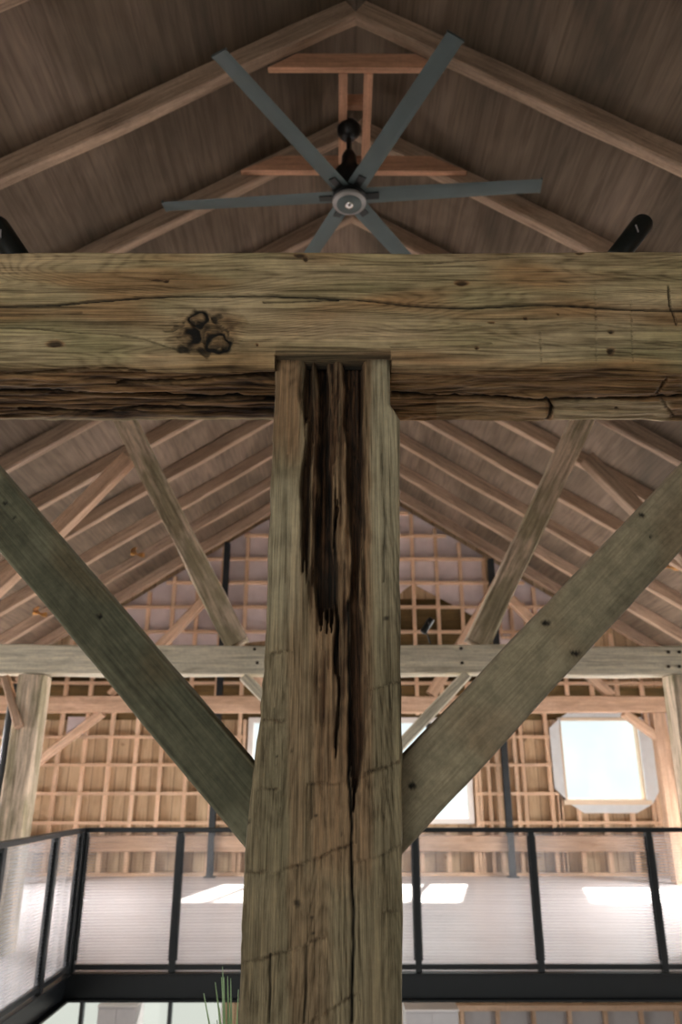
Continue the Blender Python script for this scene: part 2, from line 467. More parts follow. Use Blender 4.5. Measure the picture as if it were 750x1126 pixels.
scores = [  # broken hewing marks: pixel polylines, depth
    [(340, 861), (372, 862), (392, 858), (412, 848), (424, 844)],
    [(272, 958), (300, 960), (335, 950), (352, 942), (382, 930), (388, 928)], [(390, 948), (412, 944), (440, 930)],
    [(263, 1060), (300, 1050), (335, 1040), (357, 1030)], [(345, 1122), (370, 1106), (392, 1094)],
    [(285, 868), (304, 868)], [(290, 792), (312, 793)], [(405, 848), (440, 838)], [(300, 718), (318, 716)], [(408, 755), (440, 750)], [(425, 1002), (443, 1002)],
]
score_f = [(s, 1.5, .85) for s in scores]
def post_feat(u, v, p, nrm):
    front = nrm.y < -.3
    d = .0035 * NZ(Vector((p.x * 7, 1.3, p.z * 2.2))) + .0012 * NZ(Vector((p.x * 60, p.y * 60, p.z * 5)))
    d += .0011 * NZ(Vector((p.x * 190, p.y * 160, p.z * 6)))
    if v > 1300 or v < 0: return d, 0, 0, 0, 0
    rot = cr = 0.0
    br = .25 * smooth01(.05, .5, NZ(Vector((p.x * 9, 4, p.z * 1.4))))
    pa = 0.0
    if front:
        n1 = NZ(Vector((p.x * 25, 7, p.z * 9))); n2 = NZ(Vector((p.x * 50, 3, p.z * 28))); n3 = NZ(Vector((p.x * 110, 3, p.z * 9)))
        nf = NZ(Vector((p.x * 190, 3, p.z * 2.5))); vf = v + nf * 45 + n1 * 14
        # decayed hollow
        uL = interp([(388, 331), (500, 334), (570, 330), (640, 342), (720, 345), (800, 347), (880, 352), (940, 356)], v)
        uR = interp([(388, 402), (520, 403), (620, 407), (700, 406), (800, 402), (860, 398), (940, 384)], v)
        uu = u + n1 * 6 + n2 * 1.2 + nf * 1.5
        inz = smooth01(uL - 2, uL + 3, uu) * (1 - smooth01(uR - 3, uR + 2, uu)) * (1 - smooth01(800, 930, vf))
        if inz > 0:
            amt = interp([(388, 1), (560, .85), (680, .6), (760, .5), (870, .35)], v)
            d += inz * (.010 * amt + .010 * amt * n3 + .004 * n2)
            d += inz * .004 * nf; rot = max(rot, inz * (.72 * amt + .7 * n3 + 1.0 * nf + .3 * n2))
        for s in strips:
            q = strip_at(u, vf if v > 430 else v, s, n1 * 1.2 + .2 * n2 + .35 * nf)
            if q > 0:
                d += q * s[1]; rot = max(rot, q * s[2]); cr = max(cr, q * s[3] * (0.6 + n3 + .8 * nf))
        c = crackf(u + n2 * 1.2, v, post_cracks[:1]); c = max(c, crackf(u + n2 * 1.2, v, post_cracks[1:]) * max(0, min(1, .55 + 1.6 * NZ(Vector((p.x * 4, 17, p.z * 9)))))); cr = max(cr, c); d += c * .008
        c = crackf(u, v + n2 * 1.5 + n1 * 2, score_f) * max(0.15, min(1.2, .75 + 1.3 * NZ(Vector((p.x * 22, 11, p.z * 14))) + .7 * nf)); d += c * .003; rot = max(rot, c * .75 * (.8 + n3 * .5))  # hewing marks are cut in, and their shadow lines painted dark too
        for sc_ in scores:
            if sc_[0][0] - 4 < u < sc_[-1][0] + 4:
                h_ = v + n2 * 1.5 + n1 * 2 - interp(sc_, u)
                if 0 < h_ < 60: d += .0038 * (1 - h_ / 60) * smooth01(0, 2.0, h_)
        # brown weathering: top left lobe, left flank streaks, stain under the hollow
        br = max(br, (1 - smooth01(470, 525, v + n1 * 30)) * (1 - smooth01(325, 336, u)) * .95)
        br = max(br, .8 * smooth01(325, 350, u) * (1 - smooth01(405, 415, u)) * (1 - smooth01(930, 1010, v)))
        br = max(br, .55 * smooth01(500, 640, v) * smooth01(312, 322, u + n1 * 6) * (1 - smooth01(332, 342, u + n1 * 8)))
        br = max(br, .5 * smooth01(920, 980, v) * smooth01(322, 334, u + n1 * 9) * (1 - smooth01(356, 372, u)))
        pa = smooth01(404, 412, u + n2 * 3) * (1 - smooth01(560, 760, v)) * .8
        pa = max(pa, (1 - smooth01(325, 336, u + n1 * 10)) * smooth01(520, 545, v + n1 * 20) * (1 - smooth01(640, 720, v)) * .55)
        for (a, b, r) in ((328, 994, 4), (343, 1010, 2.5), (344, 1028, 2), (275, 905, 2), (303, 828, 1.6), (304, 838, 1.4), (321, 826, 1.6), (375, 916, 1.6), (345, 896, 2), (425, 680, 3)):
            q = math.hypot(u - a + n2 * 4, v - b + n1 * 6)
            if q < r * 1.6: cr = max(cr, .8 * (1 - smooth01(r * .5, r * 1.4, q))); 
        if v < 402: rot = max(rot, (1 - smooth01(392, 403, v)) * .85)  # post head darkened: shade under the beam housing put into the colour
    return d, max(0, min(1, rot)), max(0, min(1, cr)), max(0, min(1, br)), max(0, min(1, pa))
zt = P(370, 394, YP).z
W0 = .30
def post_warp(z, a, b, na, nb):
    v = px((0, YP, z))[1]
    if v < 0 or v > 1400: v = 1400
    xl = P(interp(post_L, v), v, YP).x; xr = P(interp(post_R, v), v, YP).x
    wl = .0022 * NZ(Vector((z * 14, 3, 3))) + .0014 * NZ(Vector((z * 45, 3, 3)))
    wr = .0018 * NZ(Vector((z * 11, 8, 3)))
    xl += wl; xr += wr
    return Vector((xl + (xr - xl) * a / W0, YP + b, z)), Vector((na, nb, 0))
zs = []
z = -1.40
while z < -.46: zs.append(z); z += .05
while z < zt: zs.append(z); z += .0042
zs.append(zt)
post_sec = loop(W0, .27, .008, .0026, .02)
base = Matrix.Translation(Vector((-.02, YP + .13, -1.40)))
def revsec(s): return list(reversed(s))
post = hero_timber('timber_post', M['post'], base, zs, post_sec, post_warp, post_feat)
tag(post, 'thick hewn timber post with dark rotted hollow, in the middle foreground', 'post')

# ================= main beam
YB = 1.475
bz1 = P(375, 277, YB).z; bz0 = .888
BH = bz1 - bz0; BD = .285
beam_cracks = [
    ([(-60, 339), (0, 338), (50, 334), (150, 328), (215, 326), (300, 324), (375, 329), (450, 334), (515, 338), (590, 335), (695, 340), (810, 344)], 1.1, 1),
    ([(0, 348), (40, 346), (90, 343)], .8, .7), ([(290, 331), (340, 330), (372, 331)], .9, .9), ([(0, 360), (60, 363), (120, 367), (160, 372), (200, 385)], .8, .55),
    ([(-60, 434), (0, 432), (90, 434), (160, 433), (215, 440), (260, 438), (302, 441)], 2.2, 1), ([(130, 421), (200, 418), (302, 412)], 1.4, .8),
    ([(-40, 408), (30, 410), (100, 405), (160, 408)], .9, .5), ([(20, 452), (120, 455), (200, 450), (300, 456)], 1.5, .8),
    ([(432, 432), (480, 435), (540, 438), (600, 440), (660, 440), (720, 437), (810, 436)], 1.8, 1), ([(600, 436), (607, 450), (598, 466)], 1.6, .9),
    ([(735, 316), (737, 336), (742, 350), (744, 358)], .9, .9), ([(655, 320), (656, 400)], .8, .2), ([(594, 365), (596, 400)], .8, .2), ([(694, 330), (696, 398)], .7, .22),
    ([(733, 415), (722, 432), (745, 465)], 1.4, .5), ([(375, 291), (440, 290), (520, 287), (560, 283)], .7, .45), ([(430, 383), (480, 381), (540, 377)], .7, .4),
    ([(0, 300), (80, 298), (200, 300), (290, 292)], .6, .3), ([(480, 355), (560, 360), (640, 356), (720, 362), (750, 364)], .6, .35), ([(650, 381), (720, 383), (750, 381)], .7, .45),
]
knot_rings = [((219, 351), 9, 8, 2.4, 1.0), ((238, 370), 15, 11, 2.4, .7), ((240, 377), 12, 9, 2.6, 1.0), ((222, 366), 22, 20, 2.2, .35)]
knot_blobs = [((213, 371), 8, 11, 1), ((237, 352), 6, 4, .9), ((203, 384), 9, 4, .9), ((225, 386), 9, 3, .8), ((212, 357), 5, 5, .9), ((190, 361), 10, 2.2, .5), ((246, 382), 4, 5, .9)]
dots = [(508, 311, 8, 3.2), (672, 386, 4.5, 5), (672, 365, 3.4, 3), (578, 350, 3, 2), (524, 382, 2.6, 2), (638, 277, 6, 3.5), (330, 281, 7, 3), (336, 284, 3, 4), (172, 307, 8, 2.2), (182, 308, 4, 2.5),
        (283, 379, 1.6, 1.6), (540, 354, 4, 1.2), (614, 345, 1.5, 1.5), (678, 450, 3, 2), (60, 378, 10, 4)]
HX0 = P(302, 389, YB).x; HX1 = P(430.5, 389, YB).x
def ell(u, v, c, a, b): return math.hypot((u - c[0]) / a, (v - c[1]) / b)
def beam_feat(u, v, p, nrm):
    d = .004 * NZ(Vector((p.x * 2.5, 2, p.z * 9 + p.y * 9))) + .0012 * NZ(Vector((p.x * 6, p.y * 70, p.z * 70)))
    if u < -120 or u > 870 or nrm.z > .5 or nrm.y > .5: return d, 0, 0, 0, 0
    n1 = NZ(Vector((p.x * 7, p.y * 16, p.z * 20))); n2 = NZ(Vector((p.x * 55, p.y * 70, p.z * 70))); n3 = NZ(Vector((p.x * 9, p.y * 120, p.z * 120)))
    # flat adze facets
    fx = NZ(Vector((math.floor(p.x * 9 + .8 * n1), 5, math.floor(p.z * 14 + .4 * NZ(Vector((p.x * 5, 0, 0)))))))
    if v < 400: d += .0012 * fx
    rot = cr = 0.0
    c = crackf(u, v + n2 * (.4 if v < 400 else 1.2) + n1 * 2, beam_cracks); cr = max(cr, c); d += c * .009
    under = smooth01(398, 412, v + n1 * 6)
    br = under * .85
    br = max(br, .75 * smooth01(.0, .45, NZ(Vector((p.x * 3.2, 4, p.z * 13)))))
    br = max(br, .6 * (1 - smooth01(0, 40, abs(u - 230) - 60)) * smooth01(372, 396, v + n1 * 10))
    br = max(br, .5 * (1 - smooth01(0, 1, ell(u + n1 * 12, v, (190, 284), 70, 9))))
    pa = .5 * smooth01(0, .5, NZ(Vector((p.x * 4, 9, p.z * 9)))) * (1 - under)
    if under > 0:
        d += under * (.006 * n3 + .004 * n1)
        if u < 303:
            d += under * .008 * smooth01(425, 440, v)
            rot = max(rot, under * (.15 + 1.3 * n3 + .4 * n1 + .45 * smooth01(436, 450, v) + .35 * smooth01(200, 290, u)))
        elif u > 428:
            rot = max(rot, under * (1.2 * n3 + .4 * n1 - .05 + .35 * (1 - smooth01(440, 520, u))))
            if v > 441: 
                lift = smooth01(605, 612, u) * (1 - smooth01(728, 742, u))
                pa = max(pa, .8 * lift); br = br * (1 - lift); rot *= 1 - .9 * lift
                if 480 < u <= 600: pa = max(pa, .35)
    # swirl and big knot
    q = ell(u, v, (228, 368), 38, 26)
    if q < 1.3:
        w = 1 - smooth01(.5, 1.25, q + n1 * .4)
        d += -.004 * w; br = max(br, w * .6); rot = max(rot, w * (.25 + .8 * n2))
        ku = u + 6 * NZ(p * 38) + n2 * 1.5; kv = v + 5 * NZ(p * 38 + Vector((9, 9, 9))) + n2
        for (cc, a, b, t, s) in knot_rings:
            t = t * (1 + 1.1 * NZ(p * 45 + Vector((3, 0, 0))))
            e = abs(ell(ku, kv, cc, a, b) - 1) * min(a, b)
            if e < t * 1.5: cr = max(cr, s * (1 - smooth01(t * .4, t * 1.4, e))); d += .004 * s * (1 - smooth01(t * .4, t * 1.4, e))
        for (cc, a, b, s) in knot_blobs:
            e = ell(ku + n2 * 2, kv + n2 * 2, cc, a * 1.15, b * 1.1)
            if e < 1.3: cr = max(cr, s * (1 - smooth01(.6, 1.25, e))); d += .004 * (1 - smooth01(.6, 1.2, e))
    for (a, b, ra, rb) in dots:
        e = ell(u + n2 * 1.2, v + n2, (a, b), ra, rb)
        if e < 1.4: cr = max(cr, .85 * (1 - smooth01(.5, 1.2, e))); d += .004 * (1 - smooth01(.5, 1.2, e)); br = max(br, 1 - smooth01(.8, 1.4, e))
    # housing for the post; shade inside the recess painted into its colour
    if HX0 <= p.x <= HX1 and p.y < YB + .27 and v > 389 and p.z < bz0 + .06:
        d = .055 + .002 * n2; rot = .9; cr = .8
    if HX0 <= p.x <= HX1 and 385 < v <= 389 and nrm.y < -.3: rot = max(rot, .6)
    return d, max(0, min(1, rot)), max(0, min(1, cr)), max(0, min(1, br)), max(0, min(1, pa))
# section: a runs up the front (0..BH), b = depth ; fine on front (b=0) and on the underside (a=0)
def beam_loop():
    pts = []
    def seg(p, q, n, st):
        L = math.dist(p, q); k = max(1, int(L / st))
        for i in range(k):
            t = i / k; pts.append((p[0] + (q[0]-p[0]) * t, p[1] + (q[1]-p[1]) * t, n[0], n[1]))
    r = .022
    seg((BH - .006, 0), (r, 0), (0, -1), .0026)
    for i in range(7):
        t = i / 6 * math.pi / 2; pts.append((r - r * math.sin(t), r - r * math.cos(t), -math.sin(t), -math.cos(t)))
    seg((0, r + .003), (0, BD - .02), (-1, 0), .0045)
    pts.append((0, BD - .02, -1, 0)); pts.append((.01, BD, -.7, .7))
    seg((.02, BD), (BH - .01, BD), (0, 1), .05)
    pts.append((BH, BD - .01, 1, 0)); seg((BH, BD - .02), (BH, .02), (1, 0), .05)
    pts.append((BH, .008, 1, 0)); pts.append((BH - .002, .002, .7, -.7))
    return pts
def beam_warp(x, a, b, na, nb):
    rise = .004 * (x / .7) + .003 * NZ(Vector((x * 3, 1, 1))) + .0015 * NZ(Vector((x * 14, 1, 1)))
    low = .005 * NZ(Vector((x * 4, 6, 1))) + .003 * NZ(Vector((x * 22, 6, 1)))
    zz = bz0 + a + rise * (a / BH) + low * (1 - a / BH) * smooth01(.1, .3, b)
    return Vector((x, YB + b, zz)), Vector((0, nb, na))
xs = []
x = -2.6
while x < -.86: xs.append(x); x += .06
x = -.86
while x < .86: xs.append(x); x += .0028
while x < 2.7: xs.append(x); x += .06
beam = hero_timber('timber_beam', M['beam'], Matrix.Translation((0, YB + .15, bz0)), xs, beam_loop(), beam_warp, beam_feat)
tag(beam, 'massive hewn timber beam with black knot, crossing the whole foreground above the post', 'beam')

# ================= braces of the main post
def hero_brace(name, mat, pu0, pu1, pl0, pl1, Y, depth, featdots, label, ext):
    """upper and lower edge photo points -> a stick in the vertical plane Y; from the post upwards"""
    U0, U1 = P(*pu0, Y), P(*pu1, Y); L0, L1 = P(*pl0, Y), P(*pl1, Y)
    c0 = (U0 + L0) / 2; c1 = (U1 + L1) / 2
    d = (c1 - c0).normalized()
    nn = Vector((-d.z, 0, d.x)); 
    if nn.z < 0: nn = -nn
    w = abs((U0 - L0).dot(nn)) * .5 + abs((U1 - L1).dot(nn)) * .5
    # run until the beam underside
    t = (bz0 - .0 - c0.z) / d.z
    s0 = -ext
    xs = []; x = s0
    while x < t + .12: xs.append(x); x += .0045
    sec = loop(w, depth, .007, .0045, .012)
    y_sign = nn
    def warp(x, a, b, na, nb):
        o = .003 * NZ(Vector((x * 3, 5, 2)))
        return c0 + d * x + nn * (a - w / 2 + o) + Vector((0, b, 0)), (nn * na + Vector((0, nb, 0)))
    def feat(u, v, p, nrm):
        d_ = .0018 * NZ(p * 9) + .0004 * NZ(p * 110)
        cr = 0; br = .7 * smooth01(.1, .5, NZ(Vector((p.x * 6, 1, p.z * 6)))); pa = .6 * smooth01(.15, .5, NZ(Vector((p.x * 5, 8, p.z * 5))))
        n2 = NZ(p * 70)
        if abs(nrm.y) < .9: pa = max(pa, .9)
        for (a, b, ra, rb) in featdots:
            e = ell(u + n2 * 2, v + n2 * 2, (a, b), ra, rb)
            if e < 1.4: cr = max(cr, .95 * (1 - smooth01(.6, 1.2, e))); d_ += .004 * (1 - smooth01(.5, 1.2, e))
        return d_, 0, cr, br, pa
    base = Matrix((d, Vector((0, 1, 0)), d.cross(Vector((0, 1, 0))))).transposed().to_4x4(); base.translation = c0 + Vector((0, depth / 2, 0))
    o = hero_timber(name, mat, base, xs, sec, warp, feat)
    tag(o, label, 'brace', None)
    return o
hero_brace('timber_brace', M['brace_green'], (279, 845), (0, 512), (268, 926), (0, 612), 1.555, .13,
           [(5, 553, 3, 2), (17, 570, 2, 2), (110, 678, 4, 3)], 'dark green stained diagonal brace rising left from the foreground post', .13)
hero_brace('timber_brace', M['brace_grey'], (445, 832), (750, 508), (445, 934), (750, 607), 1.555, .13,
           [(601, 685, 5, 3.5), (633, 718, 6, 2.5), (706, 566, 4, 2.5), (717, 591, 2, 1.5), (453, 864, 6, 3.5), (600, 684, 3, 3)],
           'olive grey diagonal brace with dark knots rising right from the foreground post', .13)

# ------------------------------------------------------------------ building shell
X0 = .13; RS = .65; ZR = 5.60       # building centre line, roof slope, rafter underside at the ridge
CR = math.cos(math.atan(RS))
RD, RW = .18, .10                    # rafter depth, width
ZD = ZR + RD / CR - .005            # deck underside at ridge
HW = 6.9                            # half width
YF = 13.50                          # far wall inner board face
FZ, LZ = -1.40, -4.20               # gallery floor, lower floor
def deck_z(x): return ZD - RS * abs(x - X0)
def under_z(x): return ZR - RS * abs(x - X0)

for s, nm in ((-1, 'left'), (1, 'right')):
    mb = MB(); t = .06
    xe = X0 + s * (HW + .35)
    ze = deck_z(xe)
    poly = [(X0, ZD), (xe, ze), (xe, ze + t), (X0, ZD + t)]
    if s > 0: poly = poly[::-1]
    mb.prism(poly, -3.2, YF + .1)
    o = mb.build('ceiling', M['deck']); tag(o, None, None, None, 'structure')
# seams: plywood sheet joints as thin grooves are below the photo's resolution

# floors
mb = MB()
mb.box(X0 - HW, X0 + HW, 6.86, YF, FZ - .18, FZ)
mb.box(X0 - HW, -2.17, -3.2, 6.86, FZ - .18, FZ)
mb.box(4.7, X0 + HW, -3.2, 6.86, FZ - .18, FZ)
tag(MB().box(-2.17, 4.7, -3.2, 3.0, FZ - .18, FZ).build('floor', M['darkfloor']), kind='structure')
tag(mb.build('floor', M['floor']), kind='structure')
tag(MB().box(X0 - HW, X0 + HW, -3.2, YF, LZ - .1, LZ).build('floor', M['darkfloor']), kind='structure')

# far wall with openings
XL, XR = X0 - HW, X0 + HW
def WX(u, v): return P(u, v, 13.42).x
def WZ(v): return P(375, v, 13.42).z
W1 = (WX(617, 835), WX(706, 835), WZ(882), WZ(789))            # square window
W2 = (WX(271, 850), WX(519, 850), WZ(906), WZ(789))            # glazed centre opening
LW = [(-5.4, -1.75)]            # lower windows
ops = [W1, W2] + [(a, b, -4.05, -2.35) for a, b in LW] + [(-.9, .9, -4.2, -2.2)]
def wall_boxes(mb, x0, x1, z0, z1, ops, y0, y1):
    xsn = sorted(set([x0, x1] + [o[0] for o in ops] + [o[1] for o in ops]))
    zsn = sorted(set([z0, z1] + [o[2] for o in ops] + [o[3] for o in ops]))
    for a, b in zip(xsn[:-1], xsn[1:]):
        run = None
        for c, d in zip(zsn[:-1], zsn[1:]):
            mx_, mz_ = (a + b) / 2, (c + d) / 2
            solid = not any(o[0] < mx_ < o[1] and o[2] < mz_ < o[3] for o in ops)
            if solid: run = (run[0], d) if run else (c, d)
            else:
                if run: mb.box(a, b, y0, y1, *run)
                run = None
        if run: mb.box(a, b, y0, y1, *run)
zk = deck_z(XR)
mb = MB(); wall_boxes(mb, XL, XR, LZ, zk, ops, YF, YF + .05)
mb.prism([(XL, zk), (XR, zk), (X0, ZD)], YF, YF + .05)
wall = mb.build('wall_far', M['wall']); tag(wall, kind='structure')
# old olive sheathing behind the upper lattice
mb = MB(); zo0, zo1 = WZ(771), WZ(640)
mb.box(XL + .02, XR - .02, YF - .022, YF - .002, 1.05, 1.6)
mb.box(-5.4, 4.6, YF - .022, YF - .002, 1.6, 2.35)
mb.box(-1.2, 2.6, YF - .022, YF - .002, 2.35, 3.2)
mb.build('old_sheathing', M['olive'], wall)
# insulation sheets
yi0, yi1 = YF - .045, YF - .024
def gablepoly(x0, x1, zb0, zb1):
    """strip between x0 and x1 from a sloping bottom to just under the roof"""
    pts = [(x0, zb0), (x1, zb1)]
    pts.append((x1, max(zb1 + .01, under_z(x1) + .1)))
    if x0 < X0 < x1: pts.append((X0, under_z(X0) + .1))
    pts.append((x0, max(zb0 + .01, under_z(x0) + .1)))
    return pts
for poly in (gablepoly(-4.7, -2.15, 2.35, 2.35), gablepoly(-2.05, .2, 2.35, 2.6), gablepoly(.22, 1.45, 2.6, 3.55), 
             gablepoly(1.45, 2.7, 3.45, 2.75), gablepoly(2.85, 4.6, 2.3, 2.3)):
    MB().prism(poly, yi0, yi1).build('insulation', M['insul'], wall)
for (x0, x1, z0, z1) in ((5.3, 5.75, .76, 1.2), (5.8, 6.2, .3, 1.2), (-4.7, -4.4, .8, 1.1)):
    MB().box(x0, x1, yi0, yi1, z0, z1).build('insulation', M['insul'], wall)
# studs
pitch = .44
sx = [-4.78 + pitch * k for k in range(-4, 26)]
extra = [W1[0] - .08, W1[1] + .08, W2[0] - .06, W2[1] + .06, W2[1] + .12, 2.55, 3.02, W1[0] - .10]
ys0, ys1 = 13.38, YF - .05
def cutspans(lo, hi, x, w):
    sp = [(lo, hi)]
    for o in ops:
        if o[0] - .02 < x < o[1] + .02:
            ns = []
            for a, b in sp:
                if o[3] + .04 < b: ns.append((max(a, o[3] + .04), b))
                if o[2] - .04 > a: ns.append((a, min(b, o[2] - .04)))
            sp = ns
    return [s for s in sp if s[1] - s[0] > .1]
for i, x in enumerate(sx + extra):
    if abs(x - X0) > HW - .05: continue
    tp = under_z(x) + .05 if i < len(sx) else 1.05
    for a, b in cutspans(FZ, tp, x, .04):
        w = .032 if i < len(sx) else .026
        MB().box(x - w, x + w, ys0, ys1, a, b).build('stud', M['stud'], wall)
for x in [1.9 + .55 * k for k in range(9)]:
    MB().box(x - .03, x + .03, ys0, ys1, LZ, -3.275).build('stud', M['stud'], wall)
for row in range(-3, 12):
    z = .76 + .455 * row
    if z < FZ + .1: continue
    half = min(HW, (ZR - z) / RS + .05)
    if half < .3: continue
    spans = [(X0 - half, X0 + half)]
    for o in ops:
        if o[2] - .02 < z < o[3] + .02:
            ns = []
            for a, b in spans:
                if o[0] > a: ns.append((a, min(b, o[0] - .03)))
                if o[1] < b: ns.append((max(a, o[1] + .03), b))
                if o[0] <= a and o[1] >= b: pass
            spans = [q for q in ns if q[1] > q[0]]
    # keep only maximal non overlapping
    spans = sorted(set(spans)); out = []
    for q in spans:
        bad = any(o[2] - .02 < z < o[3] + .02 and q[0] < o[0] and q[1] > o[1] for o in ops)
        if not bad: out.append(q)
    for a, b in out:
        MB().box(a, b, ys0 - .012, ys1, z - .025, z + .025).build('blocking', M['block'], wall)
# headers, plates
MB().box(1.75, XR, ys0 - .02, ys1, -3.27, -3.19).build('header', M['block'], wall)
MB().box(XL, XR, ys0 - .015, ys1, FZ - 0.0, FZ + .05).build('bottom_plate', M['block'], wall)
MB().box(1.95, XR - .05, YF - .03, YF - .004, LZ + .05, -3.28).build('insulation', M['greybox'], wall)
# small framed opening high on the right
zc_ = WZ(684)
mb = MB(); xa, xb, za, zb = WX(551, 684), WX(575, 684), WZ(700), WZ(667)
for b_ in ((xa - .04, xa, za, zb), (xb, xb + .04, za, zb), (xa - .04, xb + .04, zb, zb + .05), (xa - .04, xb + .04, za - .05, za), ((xa + xb) / 2 - .015, (xa + xb) / 2 + .015, za, zb)):
    mb.box(b_[0], b_[1], ys0 - .03, ys0 - .001, b_[2], b_[3])
mb.build('opening_frame', M['stud'], wall)

# windows
def window(name, x0, x1, z0, z1, mull, fmat, fw=.06, y=13.46, rails=()):
    e = empty(name, ((x0 + x1) / 2, y, z0), kind='structure')
    mb = MB(); d = .05
    mb.box(x0, x1, y - d, y + .06, z0, z0 + fw); mb.box(x0, x1, y - d, y + .06, z1 - fw, z1)
    mb.box(x0, x0 + fw, y - d, y + .06, z0 + fw, z1 - fw); mb.box(x1 - fw, x1, y - d, y + .06, z0 + fw, z1 - fw)
    mb.build('window_frame', fmat, e, bevel=.004)
    for mx_, mw, mm in mull:
        MB().box(mx_ - mw / 2, mx_ + mw / 2, y - d + .01, y + .05, z0 + fw, z1 - fw).build('mullion', mm, e)
    MB().box(x0 + fw * .6, x1 - fw * .6, y + .01, y + .016, z0 + fw * .6, z1 - fw * .6).build('pane', M['glass'], e)
    return e
w1 = window('window_1', *W1, [], M['cream'], .05)
# flashing membrane with clipped corners around the square window
mb = MB(); e1 = .17
x0, x1, z0, z1 = W1; cx = .22
poly_out = [(x0 - e1, z0 + cx), (x0 - e1, z1 - cx * .8), (x0 + cx * .2, z1 - .0), (x0 + cx, z1 + .1), (x1 - cx, z1 + .1), (x1 + .1, z1 - .05), (x1 + e1 + .04, z1 - cx * 2), (x1 + e1 + .06, z0 + cx), (x1 + .06, z0 - .03),
            (x1 - cx, z0 - e1), (x0 + cx * 1.3, z0 - e1), (x0 + .1, z0 - .05)]
inner = [(x0, z0 + .2), (x0, z1 - .2), (x0 + .02, z1), (x0 + .25, z1), (x1 - .25, z1), (x1 - .02, z1), (x1, z1 - .2), (x1, z0 + .2), (x1, z0), (x1 - .25, z0), (x0 + .25, z0), (x0, z0)]
n = len(poly_out); yy = ys0 - .016
vs = [(a, yy - .004, b) for a, b in poly_out] + [(a, yy - .004, b) for a, b in inner] + [(a, yy, b) for a, b in poly_out] + [(a, yy, b) for a, b in inner]
fs = []
for i in range(n):
    j = (i + 1) % n
    fs += [(i, j, n + j, n + i), (2*n + i, 3*n + i, 3*n + j, 2*n + j), (i, 2*n + i, 2*n + j, j), (n + i, n + j, 3*n + j, 3*n + i)]
mb.add(vs, fs); mb.build('flashing', M['tape'], w1)
MB().box(x1 - .02, x1 + .05, ys0 - .03, 13.5, z0 - .02, z1).build('trim_board', M['tape'], w1)
MB().box(x0 - .03, x1 + .05, ys0 - .035, 13.5, z0 - .04, z0 + .03).build('window_sill', M['cream'], w1)
window('window_2', *W2, [(WX(474, 850), .09, M['steelgrey']), (WX(470, 850) - 1.25, .07, M['white']), (WX(470, 850) - 2.5, .07, M['steelgrey'])], M['white'], .09)
for i, (a, b) in enumerate(LW): window('window_%d' % (i + 3), a, b, -4.05, -2.35, [(P(90, 1112, 13.46).x, .06, M['steelgrey']), (P(187, 1112, 13.46).x, .06, M['steelgrey'])], M['white'], .05)
window('window_4', -.9, .9, -4.2, -2.2, [(0, .06, M['white'])], M['white'], .06)

# side walls and near end; unseen openings placed to let light in
for s in (-1, 1):
    xw = X0 + s * HW; a, b = (xw - .06, xw) if s < 0 else (xw, xw + .06)
    mb = MB()
    opsn = [(4.6, 6.4, -1.1, .95), (3.6, 9.0, -3.9, -1.9)] + ([(9.2, 11.7, -1.0, .8)])
    tmp = MB(); wall_boxes(tmp, -3.2, YF, LZ, zk + .02, opsn, 0, 1)
    vs = [((b if v[1] > .5 else a), v[0], v[2]) for v in tmp.v]
    mb.add(vs, tmp.f)
    w = mb.build('wall_left' if s < 0 else 'wall_right', M['wall']); tag(w, kind='structure')
mb = MB()
mb.prism([(XL, zk), (XR, zk), (X0, ZD)], -3.26, -3.2)
wall_boxes(mb, XL, XR, LZ, zk, [(XL + .5, XR - .5, -3.9, -1.75), (XL + .5, XR - .5, -1.2, 1.0)], -3.26, -3.2)
tag(mb.build('wall_near', M['wall']), kind='structure')

# sill-height timber and steel on the far wall
def T(*a, label=None, cat=None, group=None, **k):
    o = timber(*a, **k); tag(o, label, cat, group); return o
T('horizontal_beam', (XL + .05, 13.30, WZ(927)), (XR - .05, 13.30, WZ(927)), .15, .24, M['pink'], 3, label='pinkish horizontal timber low on the far wall, seen through the far railing', cat='beam')
for u, v, lab in ((556, 850, 'dark grey steel column against the far wall, right of the foreground post'), (236, 850, 'dark grey steel column against the far wall, left of the foreground post')):
    x = P(u, v, 13.22).x
    if u < 300: x = P(242, 750, 13.22).x
    e = empty('steel_column', (x, 13.22, FZ), lab, 'column')
    mb = MB(); zt_ = under_z(x) + .02
    mb.box(x - .05, x + .05, 13.16, 13.175, FZ, zt_); mb.box(x - .05, x + .05, 13.265, 13.28, FZ, zt_); mb.box(x - .006, x + .006, 13.175, 13.265, FZ, zt_)
    mb.build('column_shaft', M['steelgrey'], e); MB().box(x - .09, x + .09, 13.13, 13.3, FZ, FZ + .015).build('base_plate', M['steelgrey'], e)

# ------------------------------------------------------------------ rafters
ORD = ['nearest the far gable wall', 'second out from the far gable wall', 'third out from the far gable wall', 'fourth out from the far gable wall', 'fifth out from the far gable wall',
       'sixth out from the far gable wall', 'seventh out from the far gable wall', 'eighth out from the far gable wall', 'one in front of the ceiling fan', 'nearest the camera, in the top corner']
RY = [4.17 + 1.1 * k for k in range(-1, 9)]
for k, y in enumerate(RY):
    for s in (-1, 1):
        c = ZR + RD / 2 / CR
        p0 = (X0 + s * .035, y + s * .0, c - RS * .035); xe = HW - .08; p1 = (X0 + s * xe, y, c - RS * xe)
        o = timber('rafter', p0, p1, RW, RD, M['rafter'], seed=k * 2 + s, wob=.008)
        tag(o, 'grey brown timber rafter on the %s roof slope, %s' % ('left' if s < 0 else 'right', ORD[9 - k]), 'rafter', 'rafters of the barn roof')

